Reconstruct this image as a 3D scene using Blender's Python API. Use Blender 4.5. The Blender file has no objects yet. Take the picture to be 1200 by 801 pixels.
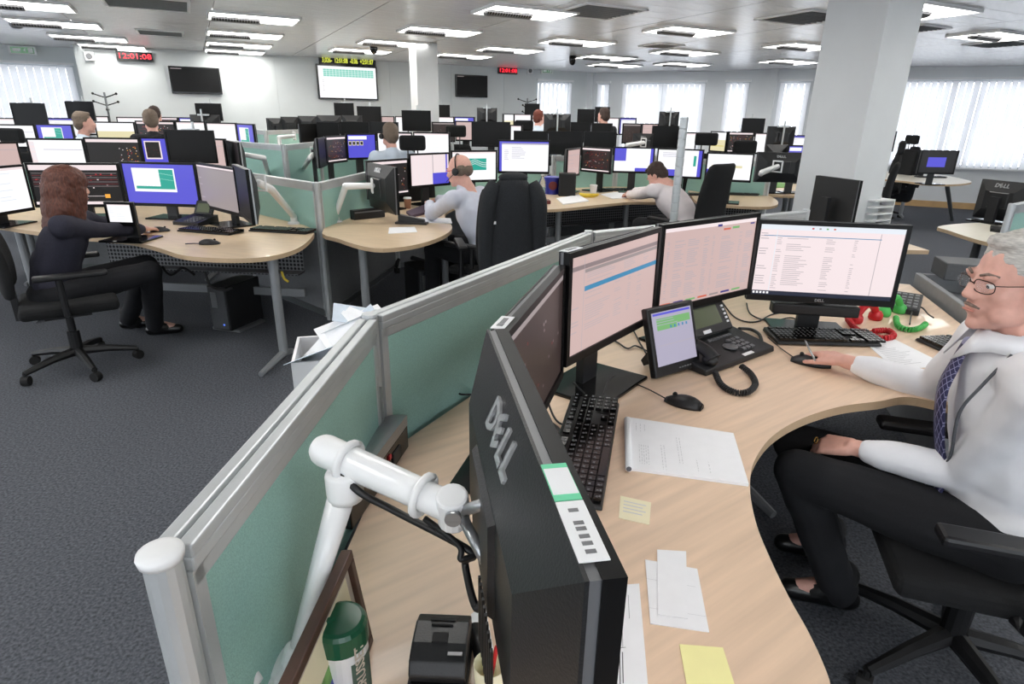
import bpy, math, random
from mathutils import Vector as V, Matrix
rnd = random.Random(7)
S = bpy.context.scene
COL = S.collection
pi = math.pi

# ---------------------------------------------------------------- camera
FPX, PIT, ROLL, CH = 704.0, .356, .016, 1.55
cd = bpy.data.cameras.new('camera'); cam = bpy.data.objects.new('camera', cd); COL.objects.link(cam)
cd.sensor_width = 36; cd.lens = FPX/1200*36; cd.clip_start = .02; cd.clip_end = 200
cp, sp, cr_, sr_ = math.cos(PIT), math.sin(PIT), math.cos(ROLL), math.sin(ROLL)
FW = V((0, cp, -sp)); R0 = V((1, 0, 0)); U0 = V((0, sp, cp))
RT = R0*cr_+U0*sr_; UP = U0*cr_-R0*sr_
cam.matrix_world = Matrix(((RT.x, UP.x, -FW.x, 0), (RT.y, UP.y, -FW.y, 0), (RT.z, UP.z, -FW.z, CH), (0, 0, 0, 1)))
S.camera = cam
EYE = V((0, 0, CH))
def ray(x, y): return FW+RT*((x-600)/FPX)-UP*((y-400.5)/FPX)
def at(x, y, z=.735):
    d = ray(x, y); return EYE+d*((z-CH)/d.z)
def dep(x, y, D): return EYE+ray(x, y)*D
def onwall(x, y, P, n):
    d = ray(x, y); return EYE+d*((P-EYE).dot(n)/d.dot(n))

# ---------------------------------------------------------------- world, exposure
S.view_settings.view_transform = 'Standard'; S.view_settings.look = 'None'
S.view_settings.gamma = 1; S.view_settings.use_curve_mapping = False
S.view_settings.exposure = 0.4
wd = bpy.data.worlds.new('sky'); S.world = wd; wd.use_nodes = True
wd.node_tree.nodes['Background'].inputs[0].default_value = (.86, .92, 1, 1)
wd.node_tree.nodes['Background'].inputs[1].default_value = 3.8
LAMP_POWER = 11.0          # emission of the luminaire reflectors
S.cycles.max_bounces = 7; S.cycles.diffuse_bounces = 4; S.cycles.glossy_bounces = 3; S.cycles.transmission_bounces = 4
S.cycles.sample_clamp_indirect = 4

# ---------------------------------------------------------------- materials
def lin(c):
    def f(u):
        u /= 255
        return u/12.92 if u <= .04045 else ((u+.055)/1.055)**2.4
    return (f(c[0]), f(c[1]), f(c[2]), 1)
MAT = {}
def mat(name, rgb, rough=.5, metal=0, noise=0, scale=40, bump=0, stretch=None, emit=0, trans=0, coat=0):
    m = bpy.data.materials.new(name); m.use_nodes = True; nt = m.node_tree; N = nt.nodes; L = nt.links
    b = N['Principled BSDF']; c = lin(rgb)
    b.inputs['Base Color'].default_value = c; b.inputs['Roughness'].default_value = rough; b.inputs['Metallic'].default_value = metal
    if coat: b.inputs['Coat Weight'].default_value = coat
    if emit:
        b.inputs['Emission Color'].default_value = c; b.inputs['Emission Strength'].default_value = emit
        b.inputs['Base Color'].default_value = (.01, .01, .01, 1)
    if noise or bump:
        tc = N.new('ShaderNodeTexCoord'); mp = N.new('ShaderNodeMapping'); nz = N.new('ShaderNodeTexNoise')
        L.new(tc.outputs['Object'], mp.inputs[0]); L.new(mp.outputs[0], nz.inputs['Vector'])
        if stretch:
            mp.inputs['Scale'].default_value = stretch[:3]
            if len(stretch) > 3:
                m0 = N.new('ShaderNodeMapping'); m0.inputs['Rotation'].default_value = (0, 0, stretch[3])
                L.new(tc.outputs['Object'], m0.inputs[0]); L.new(m0.outputs[0], mp.inputs[0])
        nz.inputs['Scale'].default_value = scale; nz.inputs['Detail'].default_value = 4
        if noise:
            r = N.new('ShaderNodeValToRGB'); L.new(nz.outputs['Fac'], r.inputs[0])
            r.color_ramp.elements[0].position = .3; r.color_ramp.elements[1].position = .7
            lo = 1-noise; hi = 1+noise
            r.color_ramp.elements[0].color = (c[0]*lo, c[1]*lo, c[2]*lo, 1)
            r.color_ramp.elements[1].color = (min(1, c[0]*hi), min(1, c[1]*hi), min(1, c[2]*hi), 1)
            L.new(r.outputs[0], b.inputs['Base Color'])
        if bump:
            bp = N.new('ShaderNodeBump'); bp.inputs['Strength'].default_value = bump; bp.inputs['Distance'].default_value = .004
            L.new(nz.outputs['Fac'], bp.inputs['Height']); L.new(bp.outputs[0], b.inputs['Normal'])
    if trans:
        t = N.new('ShaderNodeBsdfTranslucent'); t.inputs[0].default_value = c
        mx = N.new('ShaderNodeMixShader'); mx.inputs[0].default_value = trans
        L.new(b.outputs[0], mx.inputs[1]); L.new(t.outputs[0], mx.inputs[2]); L.new(mx.outputs[0], N['Material Output'].inputs[0])
    MAT[name] = m; return m
mat('black', (22, 22, 24), .45, noise=.15, scale=60)
mat('blackgloss', (12, 12, 13), .12)
mat('darkplastic', (29, 30, 32), .42, noise=.1, scale=300, bump=.15)
mat('rubber', (18, 18, 19), .7)
mat('charfabric', (19, 20, 22), .95, noise=.35, scale=500, bump=.4)
mat('silver', (168, 170, 172), .33, .8, noise=.06, scale=8, stretch=(1, 1, 30))
mat('alu', (198, 202, 204), .4, .4, noise=.05, scale=10)
mat('aludark', (120, 124, 126), .4, .6)
mat('chrome', (205, 207, 210), .25, .55)
mat('bandgrey', (120, 121, 124), .4, .4)
mat('white', (236, 237, 238), .4, noise=.02, scale=20)
mat('whitearm', (240, 241, 242), .28, coat=.3)
mat('paper', (240, 241, 244), .9, noise=.015, scale=30)
mat('paperprint', (208, 209, 213), .9)
mat('ink', (90, 92, 98), .9)
mat('yellow', (246, 240, 172), .9, noise=.02, scale=20)
mat('paleyellow', (240, 232, 200), .9, noise=.02, scale=20)
mat('wood', (226, 198, 171), .42, noise=.085, scale=2.2, stretch=(1.3, 20, 2, -.62), coat=.15)
mat('woodb', (216, 192, 160), .42, noise=.08, scale=3, stretch=(2, 16, 2, .3), coat=.15)
mat('woodedge', (196, 170, 138), .5, noise=.05, scale=12)
mat('palewood', (228, 222, 208), .4, noise=.03, scale=4, stretch=(2, 14, 2))
mat('teal', (156, 197, 188), .95, noise=.13, scale=420, bump=.3)
mat('carpet', (80, 83, 90), .98, noise=.55, scale=95, bump=.9)
mat('wall', (214, 219, 220), .7, noise=.02, scale=3)
mat('walljoint', (176, 180, 182), .8)
mat('wallright', (222, 225, 227), .75, noise=.02, scale=3)
mat('column', (214, 217, 219), .7, noise=.02, scale=4)
mat('ceil', (236, 236, 237), .26, .25, noise=.05, scale=2, stretch=(1, 10, 1, -.47))
mat('ceilgap', (190, 191, 193), .7)
mat('skirt', (196, 160, 112), .6, noise=.1, scale=6)
mat('slat', (246, 246, 247), .8, trans=.65)
mat('screenoff', (13, 13, 14), .4)
MAT['screenoff'].node_tree.nodes['Principled BSDF'].inputs['Specular IOR Level'].default_value = .25
mat('frame', (206, 210, 214), .4)
mat('lampmetal', (150, 152, 154), .4, .5)
mat('perforated', (112, 112, 114), .45, .4)
mat('jacketcloth', (36, 38, 42), .9, noise=.25, scale=150, bump=.2)
mat('lamp', (255, 253, 248), emit=LAMP_POWER)
mat('glassm', (255, 255, 255), .02)
nt = MAT['glassm'].node_tree; N = nt.nodes; tb = N.new('ShaderNodeBsdfTransparent'); gl = N.new('ShaderNodeBsdfGlossy'); fr = N.new('ShaderNodeFresnel'); mx = N.new('ShaderNodeMixShader')
gl.inputs['Roughness'].default_value = .02; fr.inputs[0].default_value = 1.45
nt.links.new(fr.outputs[0], mx.inputs[0]); nt.links.new(tb.outputs[0], mx.inputs[1]); nt.links.new(gl.outputs[0], mx.inputs[2]); nt.links.new(mx.outputs[0], N['Material Output'].inputs[0])
mat('clear', (235, 240, 245), .05)
MAT['clear'].node_tree.nodes['Principled BSDF'].inputs['Transmission Weight'].default_value = .85
mat('skin', (218, 167, 151), .5, noise=.05, scale=60)
mat('skinpale', (214, 168, 150), .5, noise=.05, scale=60)
mat('lips', (196, 130, 116), .5)
mat('greyhair', (186, 182, 176), .7, noise=.25, scale=60, stretch=(1, 1, 5), bump=.5)
mat('stache', (128, 110, 100), .8, noise=.3, scale=200)
mat('brownhair', (92, 52, 40), .6, noise=.45, scale=50, stretch=(3, 3, .35), bump=.5)
mat('greybrown', (110, 96, 84), .8, noise=.3, scale=120)
mat('darkhair', (58, 44, 38), .8, noise=.3, scale=120)
mat('redhair', (104, 52, 40), .8, noise=.3, scale=80)
mat('shirtwhite', (238, 239, 243), .85, noise=.015, scale=30, bump=.1)
mat('shirtblue', (206, 210, 224), .85, noise=.04, scale=25, stretch=(1, 1, .2))
mat('shirtpink', (224, 216, 218), .85, noise=.02, scale=30)
mat('shirtpale', (200, 212, 226), .85, noise=.03, scale=30)
mat('darknavy', (20, 21, 26), .9, noise=.2, scale=90)
mat('navytop', (44, 44, 58), .9, noise=.2, scale=120)
mat('trouser', (21, 22, 26), .92, noise=.18, scale=200)
mat('shoe', (16, 16, 17), .3)
mat('eyewhite', (225, 222, 218), .3); mat('iris', (60, 66, 72), .2)
mat('lens', (210, 214, 220), .05); MAT['lens'].node_tree.nodes['Principled BSDF'].inputs['Alpha'].default_value = .07
mat('glassesmetal', (70, 54, 48), .3, .7)
mat('red', (190, 24, 34), .35); mat('green', (70, 178, 84), .4); mat('lidgreen', (22, 84, 58), .28, noise=.05, scale=10)
mat('labelgreen', (72, 96, 84), .6); mat('mint', (110, 214, 168), .6)
mat('tubwhite', (228, 228, 230), .4)
mat('framebrown', (74, 50, 40), .45, noise=.15, scale=30)
mat('blueitem', (44, 52, 160), .4); mat('bananayellow', (226, 196, 60), .5); mat('maroon', (110, 44, 44), .5)
mat('kraft', (200, 190, 176), .7); mat('coffee', (150, 104, 78), .6); mat('gold', (196, 160, 90), .25, 1)
mat('purplemag', (76, 60, 80), .5)
mat('lcdgreen', (96, 104, 80), .25); mat('dkgrey', (74, 76, 79), .5, noise=.08, scale=40); mat('midgrey', (128, 130, 133), .5, noise=.06, scale=30)
mat('greyfoot', (150, 153, 156), .4, .4)
mat('leafgreen', (120, 168, 92), .7, noise=.3, scale=60)
nt = MAT['perforated'].node_tree; N = nt.nodes
tc = N.new('ShaderNodeTexCoord'); vo = N.new('ShaderNodeTexVoronoi'); rp = N.new('ShaderNodeValToRGB')
sx = N.new('ShaderNodeSeparateXYZ'); cx = N.new('ShaderNodeCombineXYZ'); nt.links.new(tc.outputs['Object'], sx.inputs[0]); nt.links.new(sx.outputs['X'], cx.inputs['X']); nt.links.new(sx.outputs['Z'], cx.inputs['Y'])
vo.voronoi_dimensions = '2D'; nt.links.new(cx.outputs[0], vo.inputs['Vector']); vo.inputs['Scale'].default_value = 34; vo.inputs['Randomness'].default_value = 0
nt.links.new(vo.outputs['Distance'], rp.inputs[0]); nt.links.new(rp.outputs[0], N['Principled BSDF'].inputs['Base Color'])
rp.color_ramp.elements[0].position = .33; rp.color_ramp.elements[0].color = (.006, .006, .006, 1); rp.color_ramp.elements[1].position = .4; rp.color_ramp.elements[1].color = (.2, .2, .21, 1)
# screens and other things that shine
def em(n, rgb, s=1.0): mat('s_'+n, rgb, .35, emit=s*(.8 if n in ('white', 'tint', 'pinkw') else .66))
em('white', (252, 252, 255), 1.0); em('pink', (226, 196, 192), .95); em('pinkw', (240, 224, 226), 1.0); em('blue', (92, 88, 226), 1.0)
em('black', (16, 13, 14), 1); em('teal', (30, 176, 156), 1); em('tint', (226, 232, 240), 1); em('line', (196, 184, 190), 1); em('dline', (120, 104, 112), 1)
em('bluebar', (64, 146, 190), 1); em('hdr', (150, 134, 136), 1); em('red', (200, 44, 56), 1.1); em('dred', (130, 30, 36), 1); em('orange', (240, 170, 60), 1.2)
em('cream', (246, 236, 190), 1); em('lav', (196, 190, 214), .9); em('green', (128, 190, 120), 1); em('cyan', (140, 226, 206), 1)
em('brown', (60, 46, 44), .8); em('grey', (176, 164, 164), .85); em('taskbar', (24, 34, 58), 1); em('yel', (236, 222, 130), 1); em('deepblue', (60, 60, 150), .9); em('orangered', (226, 110, 84), 1)
em('led', (255, 40, 60), 2.2); em('ledy', (206, 214, 70), 1.6); em('signgreen', (110, 150, 120), .9); em('status', (80, 120, 230), 1.5)

# ---------------------------------------------------------------- mesh builder
class MB:
    def __init__(s): s.v = []; s.f = []; s.m = []
    def add(s, vs, fs, m=0):
        k = len(s.v); s.v += [tuple(q) for q in vs]
        for f in fs: s.f.append([i+k for i in f]); s.m.append(m)
        return s
    def box(s, c, d, M=None, m=0):
        x, y, z = d[0]/2, d[1]/2, d[2]/2; c = V(c)
        vs = [V((sx*x, sy*y, sz*z)) for sx in (-1, 1) for sy in (-1, 1) for sz in (-1, 1)]
        if M is not None: vs = [M @ q for q in vs]
        return s.add([q+c for q in vs], [(0, 1, 3, 2), (4, 6, 7, 5), (0, 4, 5, 1), (2, 3, 7, 6), (0, 2, 6, 4), (1, 5, 7, 3)], m)
    def hexa(s, a, b, m=0):      # two quads, same winding
        return s.add(list(a)+list(b), [(3, 2, 1, 0), (4, 5, 6, 7)]+[(i, (i+1) % 4, 4+(i+1) % 4, 4+i) for i in range(4)], m)
    def quad(s, a, b, c, d, m=0): return s.add([a, b, c, d], [(0, 1, 2, 3)], m)
    def tube(s, pts, r, n=8, m=0):
        pts = [V(q) for q in pts]; k = len(pts)
        rs = r if isinstance(r, (list, tuple)) else [r]*k
        vs = []; prev = None
        for i, q in enumerate(pts):
            t = (pts[min(i+1, k-1)]-pts[max(i-1, 0)])
            t = t.normalized() if t.length > 1e-9 else V((0, 0, 1))
            if prev is None:
                a = V((0, 0, 1)) if abs(t.z) < .9 else V((1, 0, 0))
                u = t.cross(a).normalized()
            else:
                u = prev-t*prev.dot(t); u = u.normalized() if u.length > 1e-6 else t.orthogonal().normalized()
            prev = u; w = t.cross(u)
            for j in range(n):
                g = 2*pi*j/n; vs.append(q+(u*math.cos(g)+w*math.sin(g))*rs[i])
        fs = [(i*n+j, i*n+(j+1) % n, (i+1)*n+(j+1) % n, (i+1)*n+j) for i in range(k-1) for j in range(n)]
        fs += [tuple(range(n))[::-1], tuple((k-1)*n+j for j in range(n))]
        return s.add(vs, fs, m)
    def lathe(s, c, prof, n=20, M=None, m=0):     # prof: (r, z)
        c = V(c); vs = []
        for r, z in prof:
            for j in range(n):
                q = V((r*math.cos(2*pi*j/n), r*math.sin(2*pi*j/n), z))
                vs.append((M @ q if M is not None else q)+c)
        k = len(prof)
        fs = [(i*n+j, i*n+(j+1) % n, (i+1)*n+(j+1) % n, (i+1)*n+j) for i in range(k-1) for j in range(n)]
        fs += [tuple(range(n))[::-1], tuple((k-1)*n+j for j in range(n))]
        return s.add(vs, fs, m)
    def prism(s, poly, z0, z1, m=0, me=None):
        if sum(poly[i][0]*poly[(i+1) % len(poly)][1]-poly[(i+1) % len(poly)][0]*poly[i][1] for i in range(len(poly))) < 0: poly = poly[::-1]
        n = len(poly)
        vs = [(p[0], p[1], z0) for p in poly]+[(p[0], p[1], z1) for p in poly]
        s.add(vs, [tuple(range(n))[::-1], tuple(range(n, 2*n))], m)
        return s.add(vs, [(i, (i+1) % n, n+(i+1) % n, n+i) for i in range(n)], m if me is None else me)
    def ell(s, c, r, M=None, nu=12, nv=8, m=0):
        c = V(c); vs = []
        if isinstance(r, (int, float)): r = (r, r, r)
        for i in range(1, nv):
            t = pi*i/nv
            for j in range(nu):
                g = 2*pi*j/nu
                vs.append(V((r[0]*math.sin(t)*math.cos(g), r[1]*math.sin(t)*math.sin(g), -r[2]*math.cos(t))))
        vs += [V((0, 0, -r[2])), V((0, 0, r[2]))]
        a = len(vs)-2
        fs = [(i*nu+j, i*nu+(j+1) % nu, (i+1)*nu+(j+1) % nu, (i+1)*nu+j) for i in range(nv-2) for j in range(nu)]
        fs += [(a, (j+1) % nu, j) for j in range(nu)]+[(a+1, (nv-2)*nu+j, (nv-2)*nu+(j+1) % nu) for j in range(nu)]
        return s.add([(M @ q if M is not None else q)+c for q in vs], fs, m)
    def cap(s, a, b, ra, rb, n=12, m=0):       # tapered capsule
        a = V(a); b = V(b); t = (b-a)
        if t.length < 1e-6: return s.ell(a, ra, m=m)
        t.normalize(); pts = []; rs = []
        for k in range(5):
            g = pi/2*(1-k/4); pts.append(a-t*ra*math.sin(g)); rs.append(max(1e-4, ra*math.cos(g)))
        for k in range(5):
            g = pi/2*k/4; pts.append(b+t*rb*math.sin(g)); rs.append(max(1e-4, rb*math.cos(g)))
        return s.tube(pts, rs, n, m)
    def obj(s, name, mats, parent=None, smooth=False, bevel=0, seg=2):
        me = bpy.data.meshes.new(name); me.from_pydata(s.v, [], s.f)
        for q in (mats if isinstance(mats, (list, tuple)) else [mats]): me.materials.append(MAT[q])
        me.polygons.foreach_set('material_index', s.m)
        if smooth: me.polygons.foreach_set('use_smooth', [True]*len(s.f))
        me.update(); o = bpy.data.objects.new(name, me); COL.objects.link(o)
        if parent is not None: o.parent = parent
        if bevel:
            b = o.modifiers.new('bevel', 'BEVEL'); b.width = bevel; b.segments = seg; b.limit_method = 'ANGLE'; b.angle_limit = .6
        return o
def wparent(o, root):          # geometry of o is in world coordinates
    o.parent = root
    o.matrix_parent_inverse = root.matrix_basis.inverted(); return o
def tag(o, label, cat, group=None):
    o['label'] = label; o['category'] = cat
    if group: o['group'] = group
    return o
def thing(name, label, cat, loc=(0, 0, 0), rz=0, group=None, rx=0):
    o = bpy.data.objects.new(name, None); COL.objects.link(o); o.empty_display_size = .05
    o.matrix_basis = Matrix.Translation(V(loc)) @ Matrix.Rotation(rz, 4, 'Z') @ Matrix.Rotation(rx, 4, 'X')
    return tag(o, label, cat, group)
def struct(o): o['kind'] = 'structure'; return o
def stuff(o): o['kind'] = 'stuff'; return o
def clone(root, loc=None, rz=None, label=None, group=None):
    r = root.copy(); COL.objects.link(r)
    if loc is not None: r.matrix_basis = Matrix.Translation(V(loc)) @ Matrix.Rotation(rz or 0, 4, 'Z')
    if label: r['label'] = label
    if group: r['group'] = group
    for ch in list(root.children):
        c = ch.copy(); COL.objects.link(c); c.parent = r
        for g in list(ch.children):
            d = g.copy(); COL.objects.link(d); d.parent = c
    return r
def crom(P, n=8, closed=False):
    P = [V(p) for p in P]; k = len(P); out = []
    for i in range(k if closed else k-1):
        if closed: a, b, c, d = P[i-1], P[i], P[(i+1) % k], P[(i+2) % k]
        else: a, b, c, d = P[max(i-1, 0)], P[i], P[i+1], P[min(i+2, k-1)]
        for j in range(n):
            t = j/n
            out.append(.5*((2*b)+(c-a)*t+(2*a-5*b+4*c-d)*t*t+(3*b-a-3*c+d)*t**3))
    if not closed: out.append(P[-1])
    return out
def text(name, s, size, mname, parent, M, depth=.0015, slant=0, bold=.018):
    cu = bpy.data.curves.new(name, 'FONT'); cu.body = s; cu.size = size; cu.extrude = depth; cu.align_x = 'CENTER'; cu.align_y = 'CENTER'; cu.shear = slant; cu.offset = size*bold
    cu.resolution_u = 2
    t = bpy.data.objects.new(name, cu); COL.objects.link(t)
    bpy.context.view_layer.update()
    me = bpy.data.meshes.new_from_object(t.evaluated_get(bpy.context.evaluated_depsgraph_get()))
    bpy.data.objects.remove(t)
    me.materials.clear(); me.materials.append(MAT[mname])
    o = bpy.data.objects.new(name, me); COL.objects.link(o); o.parent = parent; o.matrix_basis = M
    return o
def basis(x, y, z, o): return Matrix(((x[0], y[0], z[0], o[0]), (x[1], y[1], z[1], o[1]), (x[2], y[2], z[2], o[2]), (0, 0, 0, 1)))
# ---------------------------------------------------------------- the room
CZ = 2.6; TH = math.radians(27)
AU = V((math.cos(TH), math.sin(TH), 0)); AV = V((-math.sin(TH), math.cos(TH), 0)); UPZ = V((0, 0, 1))
T0 = at(291, 62, CZ); T0.z = 0
NW = -AV
CC = at(690, 85, CZ); CC.z = 0
kc = (CC-T0).dot(AU); CC = T0+AU*kc
DD = at(1196, 76, CZ); DD.z = 0
RD = (DD-CC).normalized(); RN = V((RD.y, -RD.x, 0))          # right wall direction, normal into the room
A0 = T0+AU*((onwall(86, 60, T0, NW)-T0).dot(AU)); A0.z = 0
A1 = A0+AV*.8; L1 = A1-AU*5; EE = DD+RD*3.2; E2 = EE-AV*14; L2 = L1-AV*15
mb = MB(); mb.prism([L1, A1, A0, CC, EE, E2, L2], -.1, 0); struct(mb.obj('floor', 'carpet'))
mb = MB(); mb.prism([L1, A1, A0, CC, EE, E2, L2], CZ, CZ+.1); ceiling = struct(mb.obj('ceiling', 'ceilgap'))
PW, PL = .3, 1.5
pl = []
for i in range(-14, 16):
    for j in range(-30, 70):
        c = T0+AU*(i*PL)-AV*(j*PW+.15)
        d = V((c.x, c.y, CZ))-EYE; z = d.dot(FW)
        if z < 1: continue
        px, py = 600+FPX*d.dot(RT)/z, 400.5-FPX*d.dot(UP)/z
        if -330 < px < 1530 and py > -150 and (c-CC).dot(RN) > -.2: pl.append((d.length+(400 if not (-60 < px < 1260 and py > -20) else 0), c))
pl.sort(key=lambda q: q[0])
RU = Matrix.Rotation(TH, 3, 'Z')
mb = MB(); mb.box((0, 0, 0), (PL-.012, PW-.006, .012)); pk = mb.obj('ceiling_plank', 'ceil', ceiling); rest = MB()
for k, (d, c) in enumerate(pl):
    if k < 300:
        o = pk if k == 0 else pk.copy()
        if k: COL.objects.link(o)
        o.matrix_basis = Matrix.Translation((c.x, c.y, CZ-.006)) @ RU.to_4x4()
    else: rest.box((c.x, c.y, CZ-.006), (PL-.012, PW-.006, .012), RU)
if rest.v: stuff(rest.obj('ceiling_planking', 'ceil', ceiling))

def wall(name, P, Q, holes, m, t=.14, n=None):
    """wall from P to Q; holes (s0, s1, z0, z1) along it; n points into the room; the wall stands behind the line"""
    d = (Q-P); Ln = d.length; d.normalize(); n = n or V((d.y, -d.x, 0)); mb = MB()
    def bx(s0, s1, z0, z1):
        a, b = P+d*s0, P+d*s1; o = -n*t
        q = [a, b, b+o, a+o]; mb.prism([(p.x, p.y) for p in q], z0, z1)
    s = 0
    for h in sorted(holes):
        if h[0] > s: bx(s, h[0], 0, CZ)
        bx(h[0], h[1], 0, h[2]); bx(h[0], h[1], h[3], CZ); s = h[1]
    if s < Ln: bx(s, Ln, 0, CZ)
    return struct(mb.obj(name, m)), d, n
wn = [0]
def window(P, d, n, s0, s1, z0, z1, label, mull=(), group=None):
    wn[0] += 1; w = s1-s0; o = P+d*s0-n*.07
    root = struct(bpy.data.objects.new('window_%d' % wn[0], None)); COL.objects.link(root)
    root.matrix_basis = basis(d, -n, UPZ, o+V((0, 0, z0)))
    h = z1-z0; mb = MB()
    for x in (0, w): mb.box((x+(.025 if x == 0 else -.025), 0, h/2), (.05, .06, h))
    for z in (.025, h-.025): mb.box((w/2, 0, z), (w-.1, .06, .05))
    for x in mull: mb.box((x*w, 0, h/2), (.05, .06, h-.1))
    mb.obj('window_frame', 'frame', root)
    mb = MB(); mb.box((w/2, .01, h/2), (w-.09, .006, h-.09)); mb.obj('pane', 'glassm', root)
    if not label: return root
    b = thing('vertical_blind', label, 'blind', group=group); b.matrix_basis = basis(d, -n, UPZ, P+d*s0+n*.05+V((0, 0, z0)))
    mb = MB(); mb.box((w/2, 0, h+.02), (w+.04, .045, .04)); mb.obj('headrail', 'white', b)
    mb = MB(); k = max(2, int(w/.112))
    for i in range(k):
        x = (i+.5)*w/k; M = Matrix.Rotation(.3+rnd.uniform(-.1, .1), 3, 'Z')
        mb.box((x, 0, h/2-.01), (.107, .0012, h-.03), M)
    stuff(mb.obj('slats', 'slat', b))
    return root
def spx(px, py, P, d, n): return (onwall(px, py, P, n)-P).dot(d)
# back wall with the screens, a window near its far end
s0, s1 = spx(629, 110, A0, AU, NW), spx(669, 110, A0, AU, NW)
wb, d, n = wall('wall_back', A0, CC, [(s0, s1, .85, 2.36)], 'wall', n=NW)
window(A0, d, n, s0, s1, .85, 2.36, 'white vertical blind beside the corner, right of the small red clock', group=None)
edges = [0]+[spx(x, 90, A0, AU, NW) for x in (195, 262, 323, 387, 456, 528, 590)]
for a, b in zip(edges, edges[1:]+[s0-.06]):
    mb = MB(); mb.box(((a+b)/2, -.005, CZ/2+.03), (b-a-.014, .01, CZ-.08)); o = mb.obj('wall_panel', 'wall', wb)
    o.matrix_basis = basis(d, -n, UPZ, A0)
wall('wall_left_return', A1, A0, [], 'wall', n=-AU)
wl, d, n = wall('wall_left', L1, A1, [(1.2, 4.85, .75, 2.3)], 'wall', n=NW)
window(L1, d, n, 1.2, 4.85, .75, 2.3, 'wide white vertical blind on the left window, under the green exit sign', (.33, .66))
# right wall, five windows
H = []
for x0, x1, lab, mu in ((699, 714, 'narrow white vertical blind just right of the far corner', ()), (729, 825, 'wide white vertical blind on the middle window, behind the silver cable pole', (.5,)),
                        (848, 876, 'narrow white vertical blind, second from the big pillar', ()), (911, 947, 'white vertical blind just left of the big pillar', ()),
                        (1046, 1290, 'wide white vertical blind at right behind the desk with the blue square screen', (.3, .42, .75))):
    H.append((spx(x0, 120, CC, RD, RN), spx(x1, 120, CC, RD, RN), .78, 2.36, lab, mu))
wr, d, n = wall('wall_right', CC, EE, [h[:4] for h in H], 'wallright', n=RN)
for h in H: window(CC, d, n, h[0], h[1], h[2], h[3], h[4], h[5])
mb = MB(); Lr = (EE-CC).length; mb.box((Lr/2, -.008, .06), (Lr, .016, .12)); o = struct(mb.obj('baseboard_right', 'skirt')); o.matrix_basis = basis(d, -n, UPZ, CC)
mb = MB(); sl = H[4]; mb.box(((sl[0]+sl[1])/2, -.06, .77), (sl[1]-sl[0]+.1, .13, .03)); o = struct(mb.obj('trim_1', 'white')); o.matrix_basis = basis(d, -n, UPZ, CC)
for k, x in enumerate((692, 905)):
    s = spx(x, 100, CC, RD, RN); mb = MB(); mb.box((s, -.05, CZ/2), (.16, .1, CZ)); o = struct(mb.obj('trim_%d' % (k+2), 'wallright')); o.matrix_basis = basis(d, -n, UPZ, CC)
wall('wall_end', EE, E2, [], 'wall', n=-AU)
Lq = (L2-E2).length; hr = [(k*2.6+.8, k*2.6+2.9, .8, 2.36) for k in range(int((Lq-1)/2.6))]  # unseen rear windows, added so daylight fills from behind the camera
w_, d, n = wall('wall_rear', E2, L2, hr, 'wall', n=V((-(L2-E2).normalized().y, (L2-E2).normalized().x, 0))*-1)
for h in hr: window(E2, d, n, h[0], h[1], h[2], h[3], None, (.5,))
hr = [(k*2.6+1, k*2.6+3.1, .8, 2.36) for k in range(5)]  # out-of-view side windows, likewise added for daylight fill
w_, d, n = wall('wall_side', L2, L1, hr, 'wall', n=AU)
for h in hr: window(L2, d, n, h[0], h[1], h[2], h[3], None, (.5,))
mb = MB(); Lb = (CC-A0).length; mb.box((Lb/2, -.018, .06), (Lb, .016, .12)); o = struct(mb.obj('baseboard_back', 'skirt')); o.matrix_basis = basis(AU, AV, UPZ, A0)

# pillars
def pillar(C, s, sv):       # C: nearest corner, sides along both room axes
    mb = MB(); c = C+AU*(s/2)+AV*(sv/2); mb.box((c.x, c.y, CZ/2), (s, sv, CZ), RU)
    return struct(mb.obj('pillar', 'column', bevel=.006))
c2 = dep(989, 263, 5.0); c2.z = 0; pillar(c2, .42, .53)
c1 = at(487, 48, CZ); c1.z = 0; pillar(c1, .34, .34)

# luminaires
def make_lamp():
    t = thing('ceiling_light', '-', 'ceiling light', group='white louvred ceiling lights')
    mb = MB()
    for sx in (-1, 1): mb.box((sx*.47, 0, -.014), (.02, .6, .028))
    for sy in (-1, 1): mb.box((0, sy*.29, -.014), (.92, .02, .028))
    mb.obj('rim', 'white', t)
    mb = MB()
    for sy in (-1, 1): mb.hexa([V((-.46, sy*.02, -.03)), V((.46, sy*.02, -.03)), V((.46, sy*.28, -.012)), V((-.46, sy*.28, -.012))], [V((-.46, sy*.02, -.008)), V((.46, sy*.02, -.008)), V((.46, sy*.28, -.006)), V((-.46, sy*.28, -.006))])
    mb.obj('reflector', 'lamp', t)
    mb = MB(); k = 7
    P = [V((-.44, .075*math.cos(pi*i/k), -.03-.045*math.sin(pi*i/k))) for i in range(k+1)]
    Q = [p+V((.5, 0, 0)) for p in P]
    for i in range(k): mb.quad(P[i], P[i+1], Q[i+1], Q[i])
    mb.add(P, [tuple(range(k+1))]); mb.add(Q, [tuple(range(k+1))])
    mb.obj('louvre', 'perforated', t)
    return t
seen = [(20, 4), (65, 27), (105, 44), (132, 54), (297, 20.7), (286.7, 40), (280, 52.3), (275, 60), (615, 14), (515, 36), (460, 50), (422, 59), (677, 49), (597, 58), (542, 65),
        (807, 36), (710, 67), (802, 61), (720, 76), (925, 72), (940, 54), (800, 75), (1165, 42), (1080, 12)]
l0 = make_lamp(); first = True
def put_lamp(p, label, group=None):
    global first
    M = Matrix.Translation((p.x, p.y, CZ-.012)) @ Matrix.Rotation(TH, 4, 'Z')
    o = l0 if first else clone(l0); first = False; o.matrix_basis = M; o['label'] = label
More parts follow.
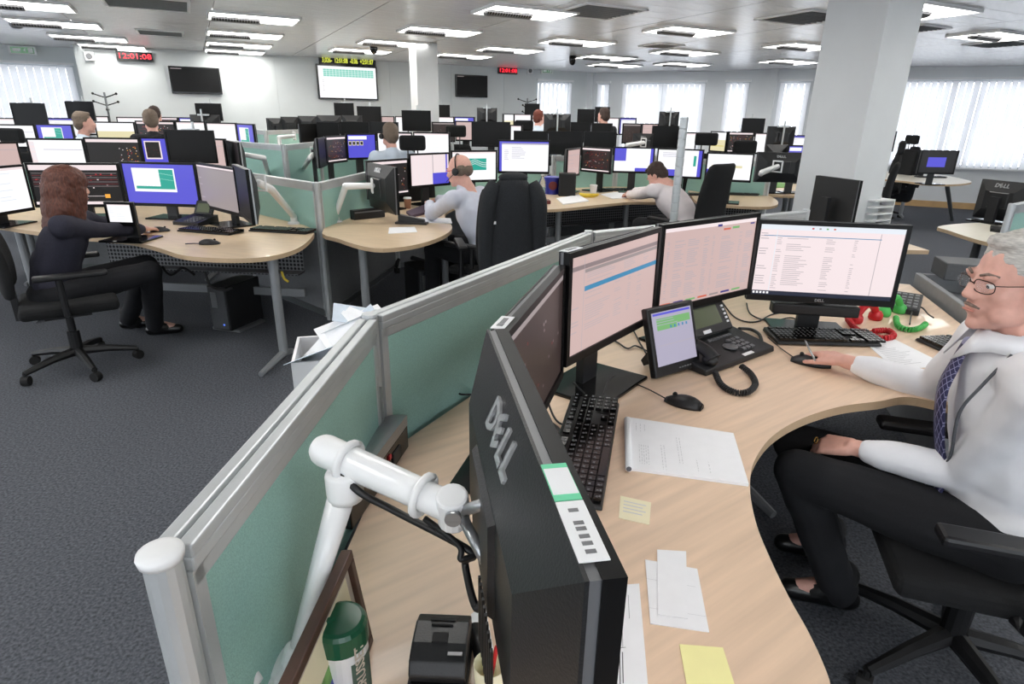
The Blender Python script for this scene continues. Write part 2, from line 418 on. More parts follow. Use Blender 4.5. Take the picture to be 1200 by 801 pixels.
names = ['ceiling light cut by the top left corner, over the left window', 'ceiling light nearest the smoke detector at left', 'ceiling light third from the left corner, before the exit sign', 'ceiling light just above the red clock on the left',
         'nearest light of the row leading to the wall television on the left', 'second light of the row leading to the left wall television', 'third light of the row leading to the left wall television', 'farthest light of the row, washing the wall above the left television',
         'large ceiling light at top centre beside the dark vent', 'ceiling light right above the slim pillar', 'ceiling light between the slim pillar and the yellow clock board', 'ceiling light hanging over the yellow clock board',
         'ceiling light at centre, nearest of those before the corner window', 'ceiling light second before the small red clock', 'ceiling light right of the slim pillar, near the wall', 'ceiling light above the middle window, largest there',
         'ceiling light nearest the far corner on its left', 'ceiling light second above the middle window', 'faint ceiling light farthest in the far corner', 'ceiling light nearest the wall left of the big pillar', 'ceiling light beside the top of the big pillar, on its left', 'ceiling light farthest above the middle window',
         'ceiling light with long grey louvre at the far right', 'ceiling light half hidden by the big pillar on its right']
for p, nm in zip(seen, names): put_lamp(at(p[0], p[1], CZ-.02), nm)
G = at(297, 20.7, CZ-.02)
for i in range(-3, 6):
    for j in range(0, 9):
        c = G+V((1.99, .9, 0))*i-V((-.66, 1.36, 0))*j
        d = c-EYE; z = d.dot(FW)
        if z > .5 and -60 < 600+FPX*d.dot(RT)/z < 1260 and 400.5-FPX*d.dot(UP)/z > -14: continue
        if c.y < -3 or abs(c.x) > 9.5 or (c-L2).dot(AU) < .6 or c.y > 9: continue
        if (i+j) % 2: continue
        put_lamp(c, 'ceiling light overhead outside the view, behind the nearest desk')

# vents and ceiling fittings
def vent(px, py, label, s=.55):
    p = at(px, py, CZ-.012); t = thing('ceiling_vent', label, 'vent', (p.x, p.y, CZ-.012), TH)
    mb = MB()
    for a in (-1, 1): mb.box((a*s/2, 0, -.008), (.03, s+.03, .016)); mb.box((0, a*s/2, -.008), (s-.03, .03, .016))
    mb.obj('rim', 'white', t)
    mb = MB()
    for i in range(9): mb.box((0, (i-4)*s/9.6, -.006), (s-.03, .02, .012), Matrix.Rotation(.6, 3, 'X'))
    stuff(mb.obj('louvres', 'midgrey', t))
for a in ((172, 3, 'slatted ceiling vent at the top edge, left of the light row', .75), (188, 38, 'small ceiling vent above the red clock and the left television'), (700, 13, 'large square dark ceiling vent at top centre', .7),
          (945, 20, 'dark ceiling vent left of the big pillar', .7), (775, 53, 'small ceiling vent before the middle window', .45), (1172, 51, 'ceiling vent behind the far right light', .6), (1072, 33, 'ceiling vent just right of the big pillar', .5), (735, 71, 'small ceiling vent near the far corner', .45)): vent(*a)
def small(name, label, cat, loc, prof, m): mb = MB(); mb.lathe((0, 0, 0), prof, 16); o = mb.obj(name, m, None, smooth=True); o.location = loc; tag(o, label, cat)
p = at(19, 29, CZ-.02); small('smoke_detector', 'round grey smoke detector on the ceiling at far left', 'detector', (p.x, p.y, CZ-.012), [(.075, 0), (.075, -.02), (.05, -.05), (.02, -.055)], 'bandgrey')
p = at(438, 57, CZ-.06); small('dome_camera', 'small black dome camera on the ceiling above the yellow clock board', 'camera', (p.x, p.y, CZ-.012), [(.06, 0), (.06, -.05), (.05, -.1), (.02, -.125)], 'blackgloss')
p = at(671, 69, CZ-.06); small('dome_camera', 'black dome camera on the ceiling before the corner window', 'camera', (p.x, p.y, CZ-.012), [(.06, 0), (.06, -.06), (.05, -.12), (.02, -.15)], 'blackgloss')

# things on the back wall
WP = T0+NW*.012
def wpt(x, y): return onwall(x, y, WP, NW)
def wallthing(name, label, cat, x, y, off=0):
    p = wpt(x, y)+NW*off; t = thing(name, label, cat); t.matrix_basis = basis(AU, AV, UPZ, p); return t
def wsize(x0, x1, y0, y1): return (wpt(x1, (y0+y1)/2)-wpt(x0, (y0+y1)/2)).length, (wpt((x0+x1)/2, y0)-wpt((x0+x1)/2, y1)).length
def tv(label, x0, x1, y0, y1, content):
    w, h = wsize(x0, x1, y0, y1); t = wallthing('wall_television', label, 'television', (x0+x1)/2, (y0+y1)/2)
    mb = MB(); mb.box((0, -.045, 0), (w, .06, h)); mb.obj('casing', 'blackgloss', t, bevel=.006)
    mb = MB(); mb.box((0, -.01, 0), (w*.5, .02, h*.5)); mb.obj('wall_bracket', 'dkgrey', t)
    sc_ = MB(); content(sc_, w, h); sc_.obj('screen', ['s_black', 's_white', 's_cyan', 's_line', 'screenoff', 's_grey'], t)
def tvblack(mb, w, h):
    mb.quad((-w/2+.02, -.0765, -h/2+.03), (w/2-.02, -.0765, -h/2+.03), (w/2-.02, -.0765, h/2-.02), (-w/2+.02, -.0765, h/2-.02), 4)
    mb.quad((-w*.46, -.078, h*.4), (-w*.25, -.078, h*.4), (-w*.25, -.078, h*.43), (-w*.46, -.078, h*.43), 5)
def tvlight(mb, w, h):
    a, b, c, d = -w/2+.03, w/2-.03, -h/2+.03, h/2-.03
    mb.quad((a, -.0765, c), (b, -.0765, c), (b, -.0765, d), (a, -.0765, d), 1)
    for i in range(16):
        for j in range(4):
            x = a+.08*w+i*.052*w; z = d-.08*h-j*.055*h
            mb.quad((x, -.078, z-.047*h), (x+.047*w, -.078, z-.047*h), (x+.047*w, -.078, z), (x, -.078, z), 2)
    for k in range(6): z = d-.4*h-k*.06*h; mb.quad((a+.06*w, -.078, z), (a+.08*w, -.078, z), (a+.08*w, -.078, z+.015*h), (a+.06*w, -.078, z+.015*h), 3)
tv('black wall television at left beside the red clock', 200, 259, 79, 110, tvblack)
tv('large lit white wall screen with green table below the yellow clock board', 372, 442, 77, 117, tvlight)
tv('small black wall television right of the slim pillar', 533, 570, 88, 114, tvblack)
def clock(label, x0, x1, y0, y1, s, m):
    w, h = wsize(x0, x1, y0, y1); t = wallthing('digital_clock', label, 'clock', (x0+x1)/2, (y0+y1)/2)
    mb = MB(); mb.box((0, -.03, 0), (w, .06, h)); mb.obj('casing', 'blackgloss', t)
    o = text('digits', s, h*.78, m, t, basis((1, 0, 0), (0, 0, 1), (0, -1, 0), (0, -.0615, 0)))
    k = min(1.6, w*.9/max(.01, o.dimensions.x)) if o.dimensions.x else 1
    xs = [v.co.x for v in o.data.vertices]; k = w*.9/(max(xs)-min(xs))
    o.matrix_basis = o.matrix_basis @ Matrix.Diagonal((k, 1, 1, 1))
clock('red digital clock on the wall left of the black television', 137, 179, 61, 72, '12:01:08', 's_led')
clock('small red digital clock near the corner window', 583, 605, 79, 87, '12:01:08', 's_led')
clock('long yellow digital clock board above the lit wall screen', 374, 440, 67, 77, '3,026-  12:01:08  -0.06  +2:01:07', 's_ledy')
def sign(label, p, dirx, w, h):
    t = thing('exit_sign', label, 'sign'); n = V((dirx.y, -dirx.x, 0)); t.matrix_basis = basis(dirx, -n, UPZ, p)
    mb = MB(); mb.box((0, -.03, 0), (w, .05, h)); mb.obj('box', 'white', t)
    mb = MB(); mb.quad((-w*.42, -.056, -h*.36), (w*.42, -.056, -h*.36), (w*.42, -.056, h*.36), (-w*.42, -.056, h*.36)); mb.obj('sign_face', 's_signgreen', t)
    mb = MB()      # running figure, arrow and door
    z = -.0575
    for q in (((-.36, -.2), (-.06, -.2), (-.06, .2), (-.36, .2)), ((.2, -.28), (.38, -.28), (.38, .28), (.2, .28))):
        mb.quad(*[(a*w, z, b*h) for a, b in q])
    mb.add([(.02*w, z, 0), (.12*w, z, .25*h), (.12*w, z, -.25*h)], [(0, 2, 1)])
    mb.obj('pictogram', 'white', t)
sign('exit sign on the wall above the left window blind', onwall(27, 59, A1, NW), AU, .38, .13)
sign('exit sign above the corner window', wpt(640, 83), AU, .3, .12)
for x, y, lab in ((105, 66, 'small white alarm sounder on the wall left of the red clock'), (620, 83, 'small white alarm box right of the small red clock')):
    t = wallthing('alarm_sounder', lab, 'alarm', x, y); mb = MB(); mb.box((0, -.03, 0), (.14, .06, .14)); mb.obj('casing', 'white', t, bevel=.01)
    mb = MB(); mb.lathe((0, -.062, 0), [(.045, 0), (.04, .012)], 14, Matrix.Rotation(pi/2, 3, 'X')); mb.obj('grille', 'bandgrey', t)
def coat_stand(label, px, py, D):
    p = dep(px, py, D); h = p.z; t = thing('coat_stand', label, 'coat stand', (p.x, p.y, 0))
    mb = MB(); mb.tube([(0, 0, .03), (0, 0, h)], .016); mb.obj('pole', 'aludark', t)
    mb = MB()
    for k in range(6):
        a = k*pi/3; z = h-.02-.12*(k % 3); c, s = math.cos(a), math.sin(a)
        mb.tube([(0, 0, z-.06), (c*.1, s*.1, z-.03), (c*.19, s*.19, z)], .009, 6); mb.ell((c*.19, s*.19, z), .02, None, 8, 6)
    mb.obj('hooks', 'blackgloss', t)
    mb = MB(); mb.lathe((0, 0, 0), [(.19, 0), (.19, .02), (.03, .04)], 20); mb.obj('base', 'aludark', t)
coat_stand('thin coat stand with hooks against the wall left of the television', 122, 108, 9.7)
coat_stand('coat stand at the end of the wall below the small red clock', 618, 115, 12.6)
# ---------------------------------------------------------------- monitors
def rows(u0, u1, v0, v1, n, cols, c='line', th=.35, seed=1, fill=.8, l=2):
    r = random.Random(seed); out = []; dv = (v1-v0)/n
    for i in range(n):
        v = v0+i*dv
        for a, b in cols:
            if r.random() > fill: continue
            e = a+(b-a)*r.uniform(.55, 1); out.append((u0+(u1-u0)*a, v, u0+(u1-u0)*e, v+dv*th, c, l))
    return out
def content(kind, seed=1):
    r = random.Random(seed); B = lambda c: [(0, 0, 1, 1, c, 0)]
    if kind == 'pinktable':
        o = B('pink')+[(0, 0, 1, .05, 'pinkw', 1), (.55, .03, .6, .06, 'deepblue', 2), (.62, .09, .7, .115, 'orangered', 2), (.72, .08, .8, .11, 'green', 2), (.93, .06, .98, .08, 'deepblue', 2)]
        o += rows(.04, .98, .17, .9, 30, [(0, .03), (.08, .2), (.22, .36), (.4, .46), (.5, .53), (.6, .78), (.82, .86), (.9, 1)], 'line', .42, seed, .8)
        o += [(.02+k*.13, .95, .02+k*.13+.1, .975, c, 2) for k, c in enumerate(('orangered', 'deepblue', 'green', 'orangered', 'grey', 'deepblue', 'green'))]
        return o
    if kind == 'pinkdoc':
        o = B('pink')+[(0, .1, 1, .145, 'hdr', 1), (.13, .0, .135, 1, 'line', 1), (.14, .155, 1, .19, 'grey', 1), (.14, .325, 1, .375, 'bluebar', 2)]
        o += rows(.16, .98, .2, .3, 5, [(0, .4), (.5, .7), (.8, .9)], 'line', .35, seed)+rows(.15, .95, .4, .8, 16, [(0, .35), (.4, .52), (.6, .66), (.75, .85)], 'line', .3, seed+1, .7)
        o += rows(.01, .11, .3, .8, 14, [(0, 1)], 'line', .3, seed+2, .5); return o
    if kind == 'whitedoc':
        o = B('pinkw')+[(0, 0, 1, .07, 'tint', 1), (.0, .94, 1, 1, 'taskbar', 1), (.03, .15, .85, .16, 'bluebar', 1), (.12, .08, .125, .94, 'tint', 1), (.84, .08, .845, .94, 'line', 1)]
        o += rows(.13, .82, .18, .92, 27, [(0, .06), (.1, .36), (.5, .6), (.78, .82)], 'line', .3, seed, .85)+rows(.01, .11, .12, .9, 22, [(0, .8)], 'line', .3, seed+1, .7)+[(.01+k*.025, .955, .025+k*.025, .985, 'white', 2) for k in range(5)]
        o += [(.36+k*.05, .03, .375+k*.05, .05, ('red', 'grey', 'green', 'orangered')[k], 2) for k in range(4)]; return o
    if kind == 'dark': return B('brown')+[(0, 0, 1, .07, 'grey', 1)]+[(r.random()*.9, .2+r.random()*.7, 0, 0, ('dred', 'hdr', 'hdr')[k % 3], 2) for k in range(14)]
    if kind == 'darkmap':
        o = B('black')+[(0, 0, 1, .08, 'pinkw', 1), (0, .95, 1, 1, 'pinkw', 1)]
        for k in range(60): o.append((.05+r.random()*.88, .15+r.random()*.75, 0, 0, r.choice(('dred', 'red', 'dred', 'pinkw', 'orange')), 2))
        for k in range(9): v = .15+k*.085; a = r.random()*.4; o.append((a, v, a+.3+r.random()*.3, v+.008, 'dred', 1))
        return o
    if kind == 'darkdots':
        o = B('black')+[(0, 0, 1, .1, 'pinkw', 1)]
        for k in range(46): o.append((.6+r.random()*.36, .2+r.random()*.75, 0, 0, r.choice(('dred', 'red', 'orange', 'pinkw')), 2))
        return o
    if kind == 'bluechart':
        o = B('blue')+[(.12, .1, .72, .7, 'white', 1), (.15, .18, .5, .56, 'white', 2), (.5, .13, .7, .5, 'teal', 2), (.15, .5, .7, .63, 'teal', 2), (.15, .14, .5, .55, 'white', 3)]
        return o+[(.5+k*.04, .22+k*.012, .545+k*.04, .235+k*.012, 'cyan', 3) for k in range(5)]+[(.5+k*.04, .36+k*.01, .545+k*.04, .372+k*.01, 'cyan', 3) for k in range(5)]
    if kind == 'teal':
        o = B('white')+[(0, 0, 1, .05, 'pinkw', 1), (.2, .23, .78, .65, 'teal', 1)]
        for j in range(3):
            for k in range(14):
                x = k/14; y = .36+j*.07+.0-.09*math.exp(-((x-.5)/.2)**2)+.06*abs(x-.5); o.append((.2+x*.58, y, .2+x*.58+.045, y+.014, 'white', 2))
        return o
    if kind == 'pinkblue': return B('pinkw')+[(.56, 0, .58, 1, 'line', 1), (.56, .62, 1, 1, 'blue', 2), (.92, 0, .96, .6, 'blue', 2)]+[(.1+k*.1, .05, .103+k*.1, .97, 'tint', 1) for k in range(4)]
    if kind == 'bluewin': return B('blue')+[(.03, .05, .7, .2, 'white', 1)]+[(.03+k*.14, .27, .14+k*.14, .46, 'cream', 1) for k in range(4)]+[(.045+k*.14, .3, .125+k*.14, .43, 'black', 2) for k in range(4)]
    if kind == 'blueblack': return B('blue')+[(.05, .08, .5, .75, 'pinkw', 1), (.08, .12, .46, .7, 'black', 2)]+[(.1+r.random()*.3, .2+r.random()*.45, 0, 0, 'dred', 3) for k in range(8)]
    if kind == 'purplewhite': return B('blue')+[(.05, .05, 1, 1, 'white', 1), (.05, .05, 1, .1, 'lav', 2)]+rows(.1, .6, .18, .7, 10, [(0, .2), (.3, .9)], 'lav', .3, seed, .6)
    if kind == 'bluewhite': return B('white')+[(0, 0, .3, .55, 'blue', 1), (.55, .85, 1, 1, 'blue', 1), (.93, 0, 1, 1, 'blue', 1)]
    if kind == 'tealedge': return B('white')+[(.82, .2, .88, .6, 'teal', 1), (.92, 0, 1, 1, 'blue', 1), (0, .75, .6, 1, 'blue', 1)]+rows(.1, .7, .1, .3, 4, [(0, .8)], 'lav', .3, seed)
    if kind == 'yellowdoc': return B('white')+[(0, .82, .55, 1, 'blue', 1), (0, .6, .06, 1, 'blue', 1), (.1, .44, .8, .54, 'cream', 1), (.1, .48, .6, .5, 'yel', 2)]+rows(.1, .85, .1, .4, 7, [(0, .9)], 'tint', .3, seed)
    if kind == 'cream': return B('white')+[(0, .4, 1, 1, 'cream', 1), (.05, .7, .9, .76, 'yel', 2)]
    if kind == 'greychart': return B('grey')+[(0, 0, 1, .04, 'pinkw', 1), (0, .06, 1, .065, 'dline', 1)]+rows(.02, .2, .3, .95, 4, [(0, .6)], 'line', .15, seed)
    if kind == 'whitelines': return B('white')+[(0, .05, .1, 1, 'pinkw', 1), (.25, .3, .97, .32, 'lav', 1)]+rows(.03, .2, .1, .9, 14, [(0, .9)], 'tint', .3, seed)
    if kind == 'pink': return B('pink')+[(0, .2, 1, .22, 'line', 1)]+rows(.05, .9, .3, .9, 8, [(0, .8)], 'line', .2, seed, .5)
    if kind == 'lav': return B('lav')+[(.03, .02, .97, .06, 'blue', 1), (.1, .12, .95, .26, 'green', 1), (.1, .17, .6, .34, 'green', 1)]+[(.42+k*.1, .28, .46+k*.1, .33, 'bluebar', 2) for k in range(5)]+[(.08, .62, .97, .63, 'line', 1)]+rows(.08, .9, .14, .33, 4, [(0, .9)], 'lav', .25, seed)
    if kind == 'mapwide':
        o = B('black')+[(.0, 0, 1, .13, 'pinkw', 1), (0, .93, 1, 1, 'pinkw', 1)]
        for k in range(7):
            v = .2+k*.055; o.append((.02, v, .98, v+.012, 'dred' if k % 2 else 'hdr', 1))
        for k in range(40): o.append((.03+r.random()*.92, .17+r.random()*.4, 0, 0, r.choice(('dred', 'red', 'hdr', 'pinkw')), 2))
        o += [(.8, .74, .86, .84, 'orange', 2), (.6, .785, .8, .795, 'pinkw', 2)]; return o
    if kind == 'bluesquare': return B('black')+[(.2, .28, .72, .74, 'blue', 1)]
    return B('white')+[(0, 0, 1, .06, 'pinkw', 1)]+rows(.06, .9, .12, .9, 10, [(0, .25), (.35, .8)], 'tint', .25, seed, .7)
def scr(mb, items, w, h, y, zb, cols):
    for (u0, v0, u1, v1, c, l) in items:
        if u1 == 0 and v1 == 0: u1, v1 = u0+.018, v0+.025
        if c not in cols: cols.append(c)
        Y = y-.0002-l*.00025
        mb.quad(((u0-.5)*w, Y, zb+h*(1-v1)), ((u1-.5)*w, Y, zb+h*(1-v1)), ((u1-.5)*w, Y, zb+h*(1-v0)), ((u0-.5)*w, Y, zb+h*(1-v0)), cols.index(c))
def monitor(label, P, yaw, w, h, kind, group=None, stand=None, logo_back=0, tilt=0, band='bandgrey', deskz=.735, arm=False, logo_front=False, name='monitor', seed=3, bulge=True, bar=False):
    """P: bottom centre of the front; faces -y turned by yaw; stand: drop to the desk"""
    t = thing(name, label, 'monitor', P, yaw, group, rx=-tilt)
    b = .016; bb = .024
    mb = MB()
    mb.box((0, .002, h-b/2), (w, .02, b)); mb.box((0, .002, bb/2), (w, .02, bb))
    for s in (-1, 1): mb.box((s*(w/2-b/2), .002, (h-b+bb)/2), (b, .02, h-b-bb))
    mb.obj('bezel', 'screenoff', t)
    mb = MB(); mb.box((0, .018, h/2), (w-.004, .012, h-.004)); mb.obj('edge_band', band, t)
    mb = MB(); mb.box((0, .0245, h/2), (w, .004, h))
    def ring(i, y, k=0): return [V((-w/2+i, y, i+k)), V((w/2-i, y, i+k)), V((w/2-i, y, h-i+0)), V((-w/2+i, y, h-i))]
    if bulge:
        mb.hexa(ring(.0, .0265)[::-1], ring(.09, .066)[::-1]); mb.hexa([V((-.09, .066, h*.32)), V((.09, .066, h*.32)), V((.09, .066, h*.72)), V((-.09, .066, h*.72))][::-1], [V((-.085, .074, h*.33)), V((.085, .074, h*.33)), V((.085, .074, h*.7)), V((-.085, .074, h*.7))][::-1])
    hs = mb.obj('housing', 'darkplastic', t)
    mb = MB(); cols = []; sw, sh = w-2*b, h-b-bb
    if kind:
        scr(mb, content(kind, seed), sw, sh, -.002, bb, cols); mb.obj('screen', ['s_'+c for c in cols], t)
    else:
        mb.quad((-sw/2, -.002, bb), (sw/2, -.002, bb), (sw/2, -.002, bb+sh), (-sw/2, -.002, bb+sh)); mb.obj('screen', 'screenoff', t)
    if logo_back:      # raised maker's letters high on the sloping back
        sl = math.atan2(.0395, .09); q = V((0, .0265+.0185, h-.042)); nn = V((0, math.cos(sl), math.sin(sl))); uu = V((0, -math.sin(sl), math.cos(sl))); q = q+nn*.0015
        for ch, dx, rot in (('D', -1.4, 0), ('E', -.42, .5), ('L', .52, 0), ('L', 1.3, 0)):
            text('maker_letter', ch, logo_back, 'chrome', hs, basis((-1, 0, 0), uu, nn, q-V((dx*logo_back*.72, 0, 0))) @ Matrix.Rotation(rot, 4, 'Z'), .0025, bold=.03)
    if logo_front:
        text('maker_logo', 'DELL', .016, 'silver', t, basis((1, 0, 0), (0, 0, 1), (0, -1, 0), (0, -.0085, .012)), .0006)
        mb = MB(); mb.box((0, .035, -.035), (w*.6, .06, .045)); mb.obj('sound_bar', 'black', t, bevel=.008)
    if stand is not None:
        z0 = deskz-P[2]
        if stand == 'pole':
            mb = MB(); mb.tube([(0, .1, z0), (0, .1, h+.07)], .012); pp = mb.obj('pole', 'alu', t); mb = MB(); mb.box((0, .085, h*.55), (.1, .03, .1)); mb.obj('pole_bracket', 'black', t); mb = MB(); mb.box((.0, .045, h-.002), (.14, .06, .022)); mb.obj('top_clip', 'alu', t)
            mb = MB(); mb.box((0, .1, z0+.006), (.16, .12, .012)); mb.obj('clamp', 'aludark', t)
        else:
            mb = MB(); mb.box((0, .09, (z0+h*.6)/2+.005), (.085, .028, h*.6-z0-.01)); mb.obj('stand_neck', 'darkplastic', t)
            mb = MB(); mb.box((0, .06, z0+.007), (.3, .24, .013)); mb.obj('stand_base', 'blackgloss', t, bevel=.004)
    return t
def band_label(mb, w, h, x0, x1, m=0):
    pass

# ---------------------------------------------------------------- partition screens
def screen_run(label, pts, h=1.1, group=None, base=.02, teal0=.70, cap_start=False, cap_end=False, fine=False, th=.036):
    pts = [V((p[0], p[1], 0)) for p in pts]
    root = thing('desk_screen', label, 'partition', tuple(pts[0]), 0, group)
    O = pts[0]
    for a, b in zip(pts, pts[1:]):
        d = (b-a); Ln = d.length; d.normalize(); M = basis(d, V((-d.y, d.x, 0)), UPZ, a-O)
        def part(mb, n, m, **k): o = mb.obj(n, m, root, **k); o.matrix_basis = M; return o
        e = .02
        mb = MB(); mb.box((Ln/2, 0, (teal0+h-.045)/2), (Ln-2*e-.03, th-.006, h-.045-teal0)); part(mb, 'fabric_panel', 'teal')
        mb = MB(); mb.box((Ln/2, 0, h-.0525), (Ln-2*e, th, .025))
        mb.box((Ln/2, 0, h-.03), (Ln-2*e, th+.008, .02)); mb.box((Ln/2, .013, h-.012), (Ln-2*e, .02, .018)); mb.box((Ln/2, -.013, h-.012), (Ln-2*e, .02, .018)); mb.box((Ln/2, 0, h-.016), (Ln-2*e, .006, .012)); part(mb, 'top_rail', 'alu', bevel=.003 if fine else 0)
        for x in (e+.01, Ln-e-.01): mb = MB(); mb.box((x, 0, (base+h-.04)/2), (.022, th, h-.04-base)); part(mb, 'side_frame', 'alu')
        mb = MB(); mb.box((Ln/2, 0, (base+teal0)/2), (Ln-2*e-.03, th-.014, teal0-base)); part(mb, 'lower_panel', 'midgrey')
        mb = MB(); mb.box((Ln/2, 0, base+.03), (Ln-2*e, th, .05)); part(mb, 'bottom_rail', 'aludark'); mb = MB(); mb.box((Ln/2, 0, teal0-.012), (Ln-2*e-.03, th-.004, .024)); part(mb, 'middle_rail', 'aludark')
    for i, p in enumerate(pts):
        mb = MB(); mb.lathe(p-O, [(.019, 0), (.02, .02), (.02, h-.002), (.018, h+.004)], 14); mb.obj('post', 'alu', root, smooth=False)
        if (i == 0 and cap_start) or (i == len(pts)-1 and cap_end):
            mb = MB(); mb.lathe(p-O+V((0, 0, h)), [(.023, -.006), (.0245, .002), (.023, .006), (.014, .009)], 20); mb.obj('post_cap', 'white', root, smooth=True)
    return root
FP = [at(188, 650, 1.1), at(433, 369, 1.1), at(690, 271, 1.1), at(945, 246, 1.1)]
screen_run('nearest teal desk screen with grey rails, wrapping the foreground desk', FP, cap_start=True, fine=True)
mb = MB()      # slotted bracket strip on the corner post
bp = V((FP[1].x+.012, FP[1].y-.026, 0))
root = bpy.data.objects['desk_screen']
for k in range(6): mb.lathe((bp.x-FP[0].x, bp.y-FP[0].y, .80+k*.018), [(.004, -.003), (.004, .003)], 8, Matrix.Rotation(pi/2, 3, 'X'))
stuff(mb.obj('bracket_screws', 'chrome', root))
mb = MB(); mb.box((bp.x-FP[0].x, bp.y-FP[0].y+.004, .85), (.022, .004, .14)); mb.obj('bracket_strip', 'silver', root)

# ---------------------------------------------------------------- the nearest desk
DZ = .735
def desk_top(name, label, cat, outline, m='wood', th=.028, z=DZ, group=None, edge='woodedge'):
    c = sum((V((p[0], p[1], 0)) for p in outline), V((0, 0, 0)))/len(outline)
    r = thing(name, label, cat, (c.x, c.y, 0), 0, group)
    mb = MB(); mb.prism([(p[0]-c.x, p[1]-c.y) for p in outline], z-th, z, 0, 1); mb.obj('desktop', [m, edge], r, bevel=.004)
    return r, c
def off(p, q, s):
    d = (q-p).normalized(); return V((-d.y*s, d.x*s, 0))
i0 = V((FP[0].x+.03, FP[0].y-.28, 0)); i1 = FP[1]+V((.034, -.012, 0)); i2 = FP[2]+V((.03, -.026, 0)); i3 = FP[3]+V((.0, -.03, 0))
edge_px = [(1128, 478), (1066, 465), (1030, 470), (985, 476), (940, 490), (905, 511), (884, 540), (879, 572), (886, 612), (903, 655), (925, 700), (950, 745), (972, 796)]
edge = [at(x, y) for x, y in edge_px]; e2 = at(985, 850); edge.append(e2); edge.append(V((.50, .35, 0)))
right = [at(1066, 333), at(1137, 388)]
outline = [i0, i1, i2, i3, right[0], right[1], V((1.62, 1.95, 0))]+crom(edge, 6)+[V((.3, .24, 0))]
fd, fc = desk_top('desk', 'nearest curved maple desk wrapping around the seated man', 'desk', outline)
def leg_on(root, c, x, y, fx, fy, z=DZ-.028, r=.03, m='greyfoot'):
    mb = MB(); mb.tube([(x-c.x, y-c.y, .05), (x-c.x, y-c.y, z)], r, 12); mb.tube([(x-c.x-fx*.35, y-c.y-fy*.35, .035), (x-c.x, y-c.y, .06), (x-c.x+fx, y-c.y+fy, .02)], [.02, .028, .018], 8); mb.obj('leg', m, root)
leg_on(fd, fc, 1.0, 2.35, .1, -.25, m='midgrey'); leg_on(fd, fc, .12, .9, .2, -.1, m='midgrey'); leg_on(fd, fc, .35, 1.75, .2, -.2, m='midgrey')
# low grey side return at the far right end of the desk
a, b = right[0]+V((.03, .03, 0)), right[1]+V((.03, .03, 0)); d = (b-a).normalized()
t = thing('side_cabinet', 'low dark grey side unit with recessed top, right of the rightmost near screen', 'cabinet', (a.x, a.y, 0), math.atan2(d.y, d.x))
Ln = (b-a).length
mb = MB(); mb.box((Ln/2, .02, .40), (Ln, .03, .79)); mb.box((Ln/2, .42, .40), (Ln, .03, .79)); mb.box((.015, .22, .4), (.03, .37, .79)); mb.box((Ln-.015, .22, .4), (.03, .37, .79)); mb.box((Ln/2, .22, .7), (Ln-.06, .37, .02)); mb.obj('body', 'midgrey', t, bevel=.004)
mb = MB(); mb.box((.05, .24, .84), (.2, .3, .09)); mb.obj('top_shelf', 'dkgrey', t, bevel=.006)
mb = MB(); mb.box((Ln/2+.1, .22, .716), (Ln-.35, .3, .01)); mb.obj('tray', 'black', t)

# five screens in an arc
MC = [((1.227, 2.324, .874), -.159, 'whitedoc', 'rightmost near monitor, lit white document list, maker mark below', True),
      ((.724, 2.185, .903), .622, 'pinktable', 'near monitor showing pinkish data table, second from the right', False),
      ((.316, 1.768, .902), .911, 'pinkdoc', 'near monitor with pinkish page and one blue bar', False),
      ((.065, 1.29, .869), 1.303, 'dark', 'near monitor seen almost edge-on with dark brown screen', False)]
for P, yaw, k, lab, lf in MC:
    t = monitor(lab, P, yaw, .556, .321, k, 'five monitors around the nearest desk', stand='base', tilt=.017, logo_front=lf)
    if k in ('dark', 'pinkdoc'):
        mb = MB(); mb.box((-.235, .016, .3225), (.075, .026, .0012)); al = mb.obj('asset_label', 'paper', t)
        mb = MB(); mb.box((-.225, .016, .3234), (.03, .01, .0006)); mb.box((-.25, .016, .3234), (.015, .012, .0006)); stuff(mb.obj('asset_print', 'bandgrey', al))
a5 = V((-.016, .945, 0)); b5 = V((.084, .368, 0)); mid = (a5+b5)/2; yw5 = math.atan2((a5-b5).y, (a5-b5).x)
w5 = (a5-b5).length; h5 = .345
t5 = monitor('big black monitor seen from behind in front, with shiny maker letters and white label', (mid.x, mid.y, 1.222-h5), yw5, w5, h5, 'pink', 'five monitors around the nearest desk', stand=None, logo_back=.058)
mb = MB(); mb.box((-.16, .0125, h5+.0008), (.062, .026, .0012)); al = mb.obj('asset_label', 'mint', t5); mb = MB(); mb.box((-.16, .0125, h5+.0016), (.044, .0245, .0006)); mb.obj('label_field', 'paper', al)
mb = MB(); mb.box((-.233, .0125, h5+.0008), (.08, .026, .0012)); al = mb.obj('barcode_label', 'paper', t5)
mb = MB()
for i, x in enumerate((-.207, -.225, -.233, -.243, -.252, -.262)): mb.box((x, .0125, h5+.0017), (.0045, .009, .0006))
stuff(mb.obj('label_print', 'bandgrey', al))
mb = MB()
for i in range(10): mb.box((-.17+i*.012, .0805, h5*.30), (.005, .003, .1))
stuff(mb.obj('vent_slots', 'black', t5))

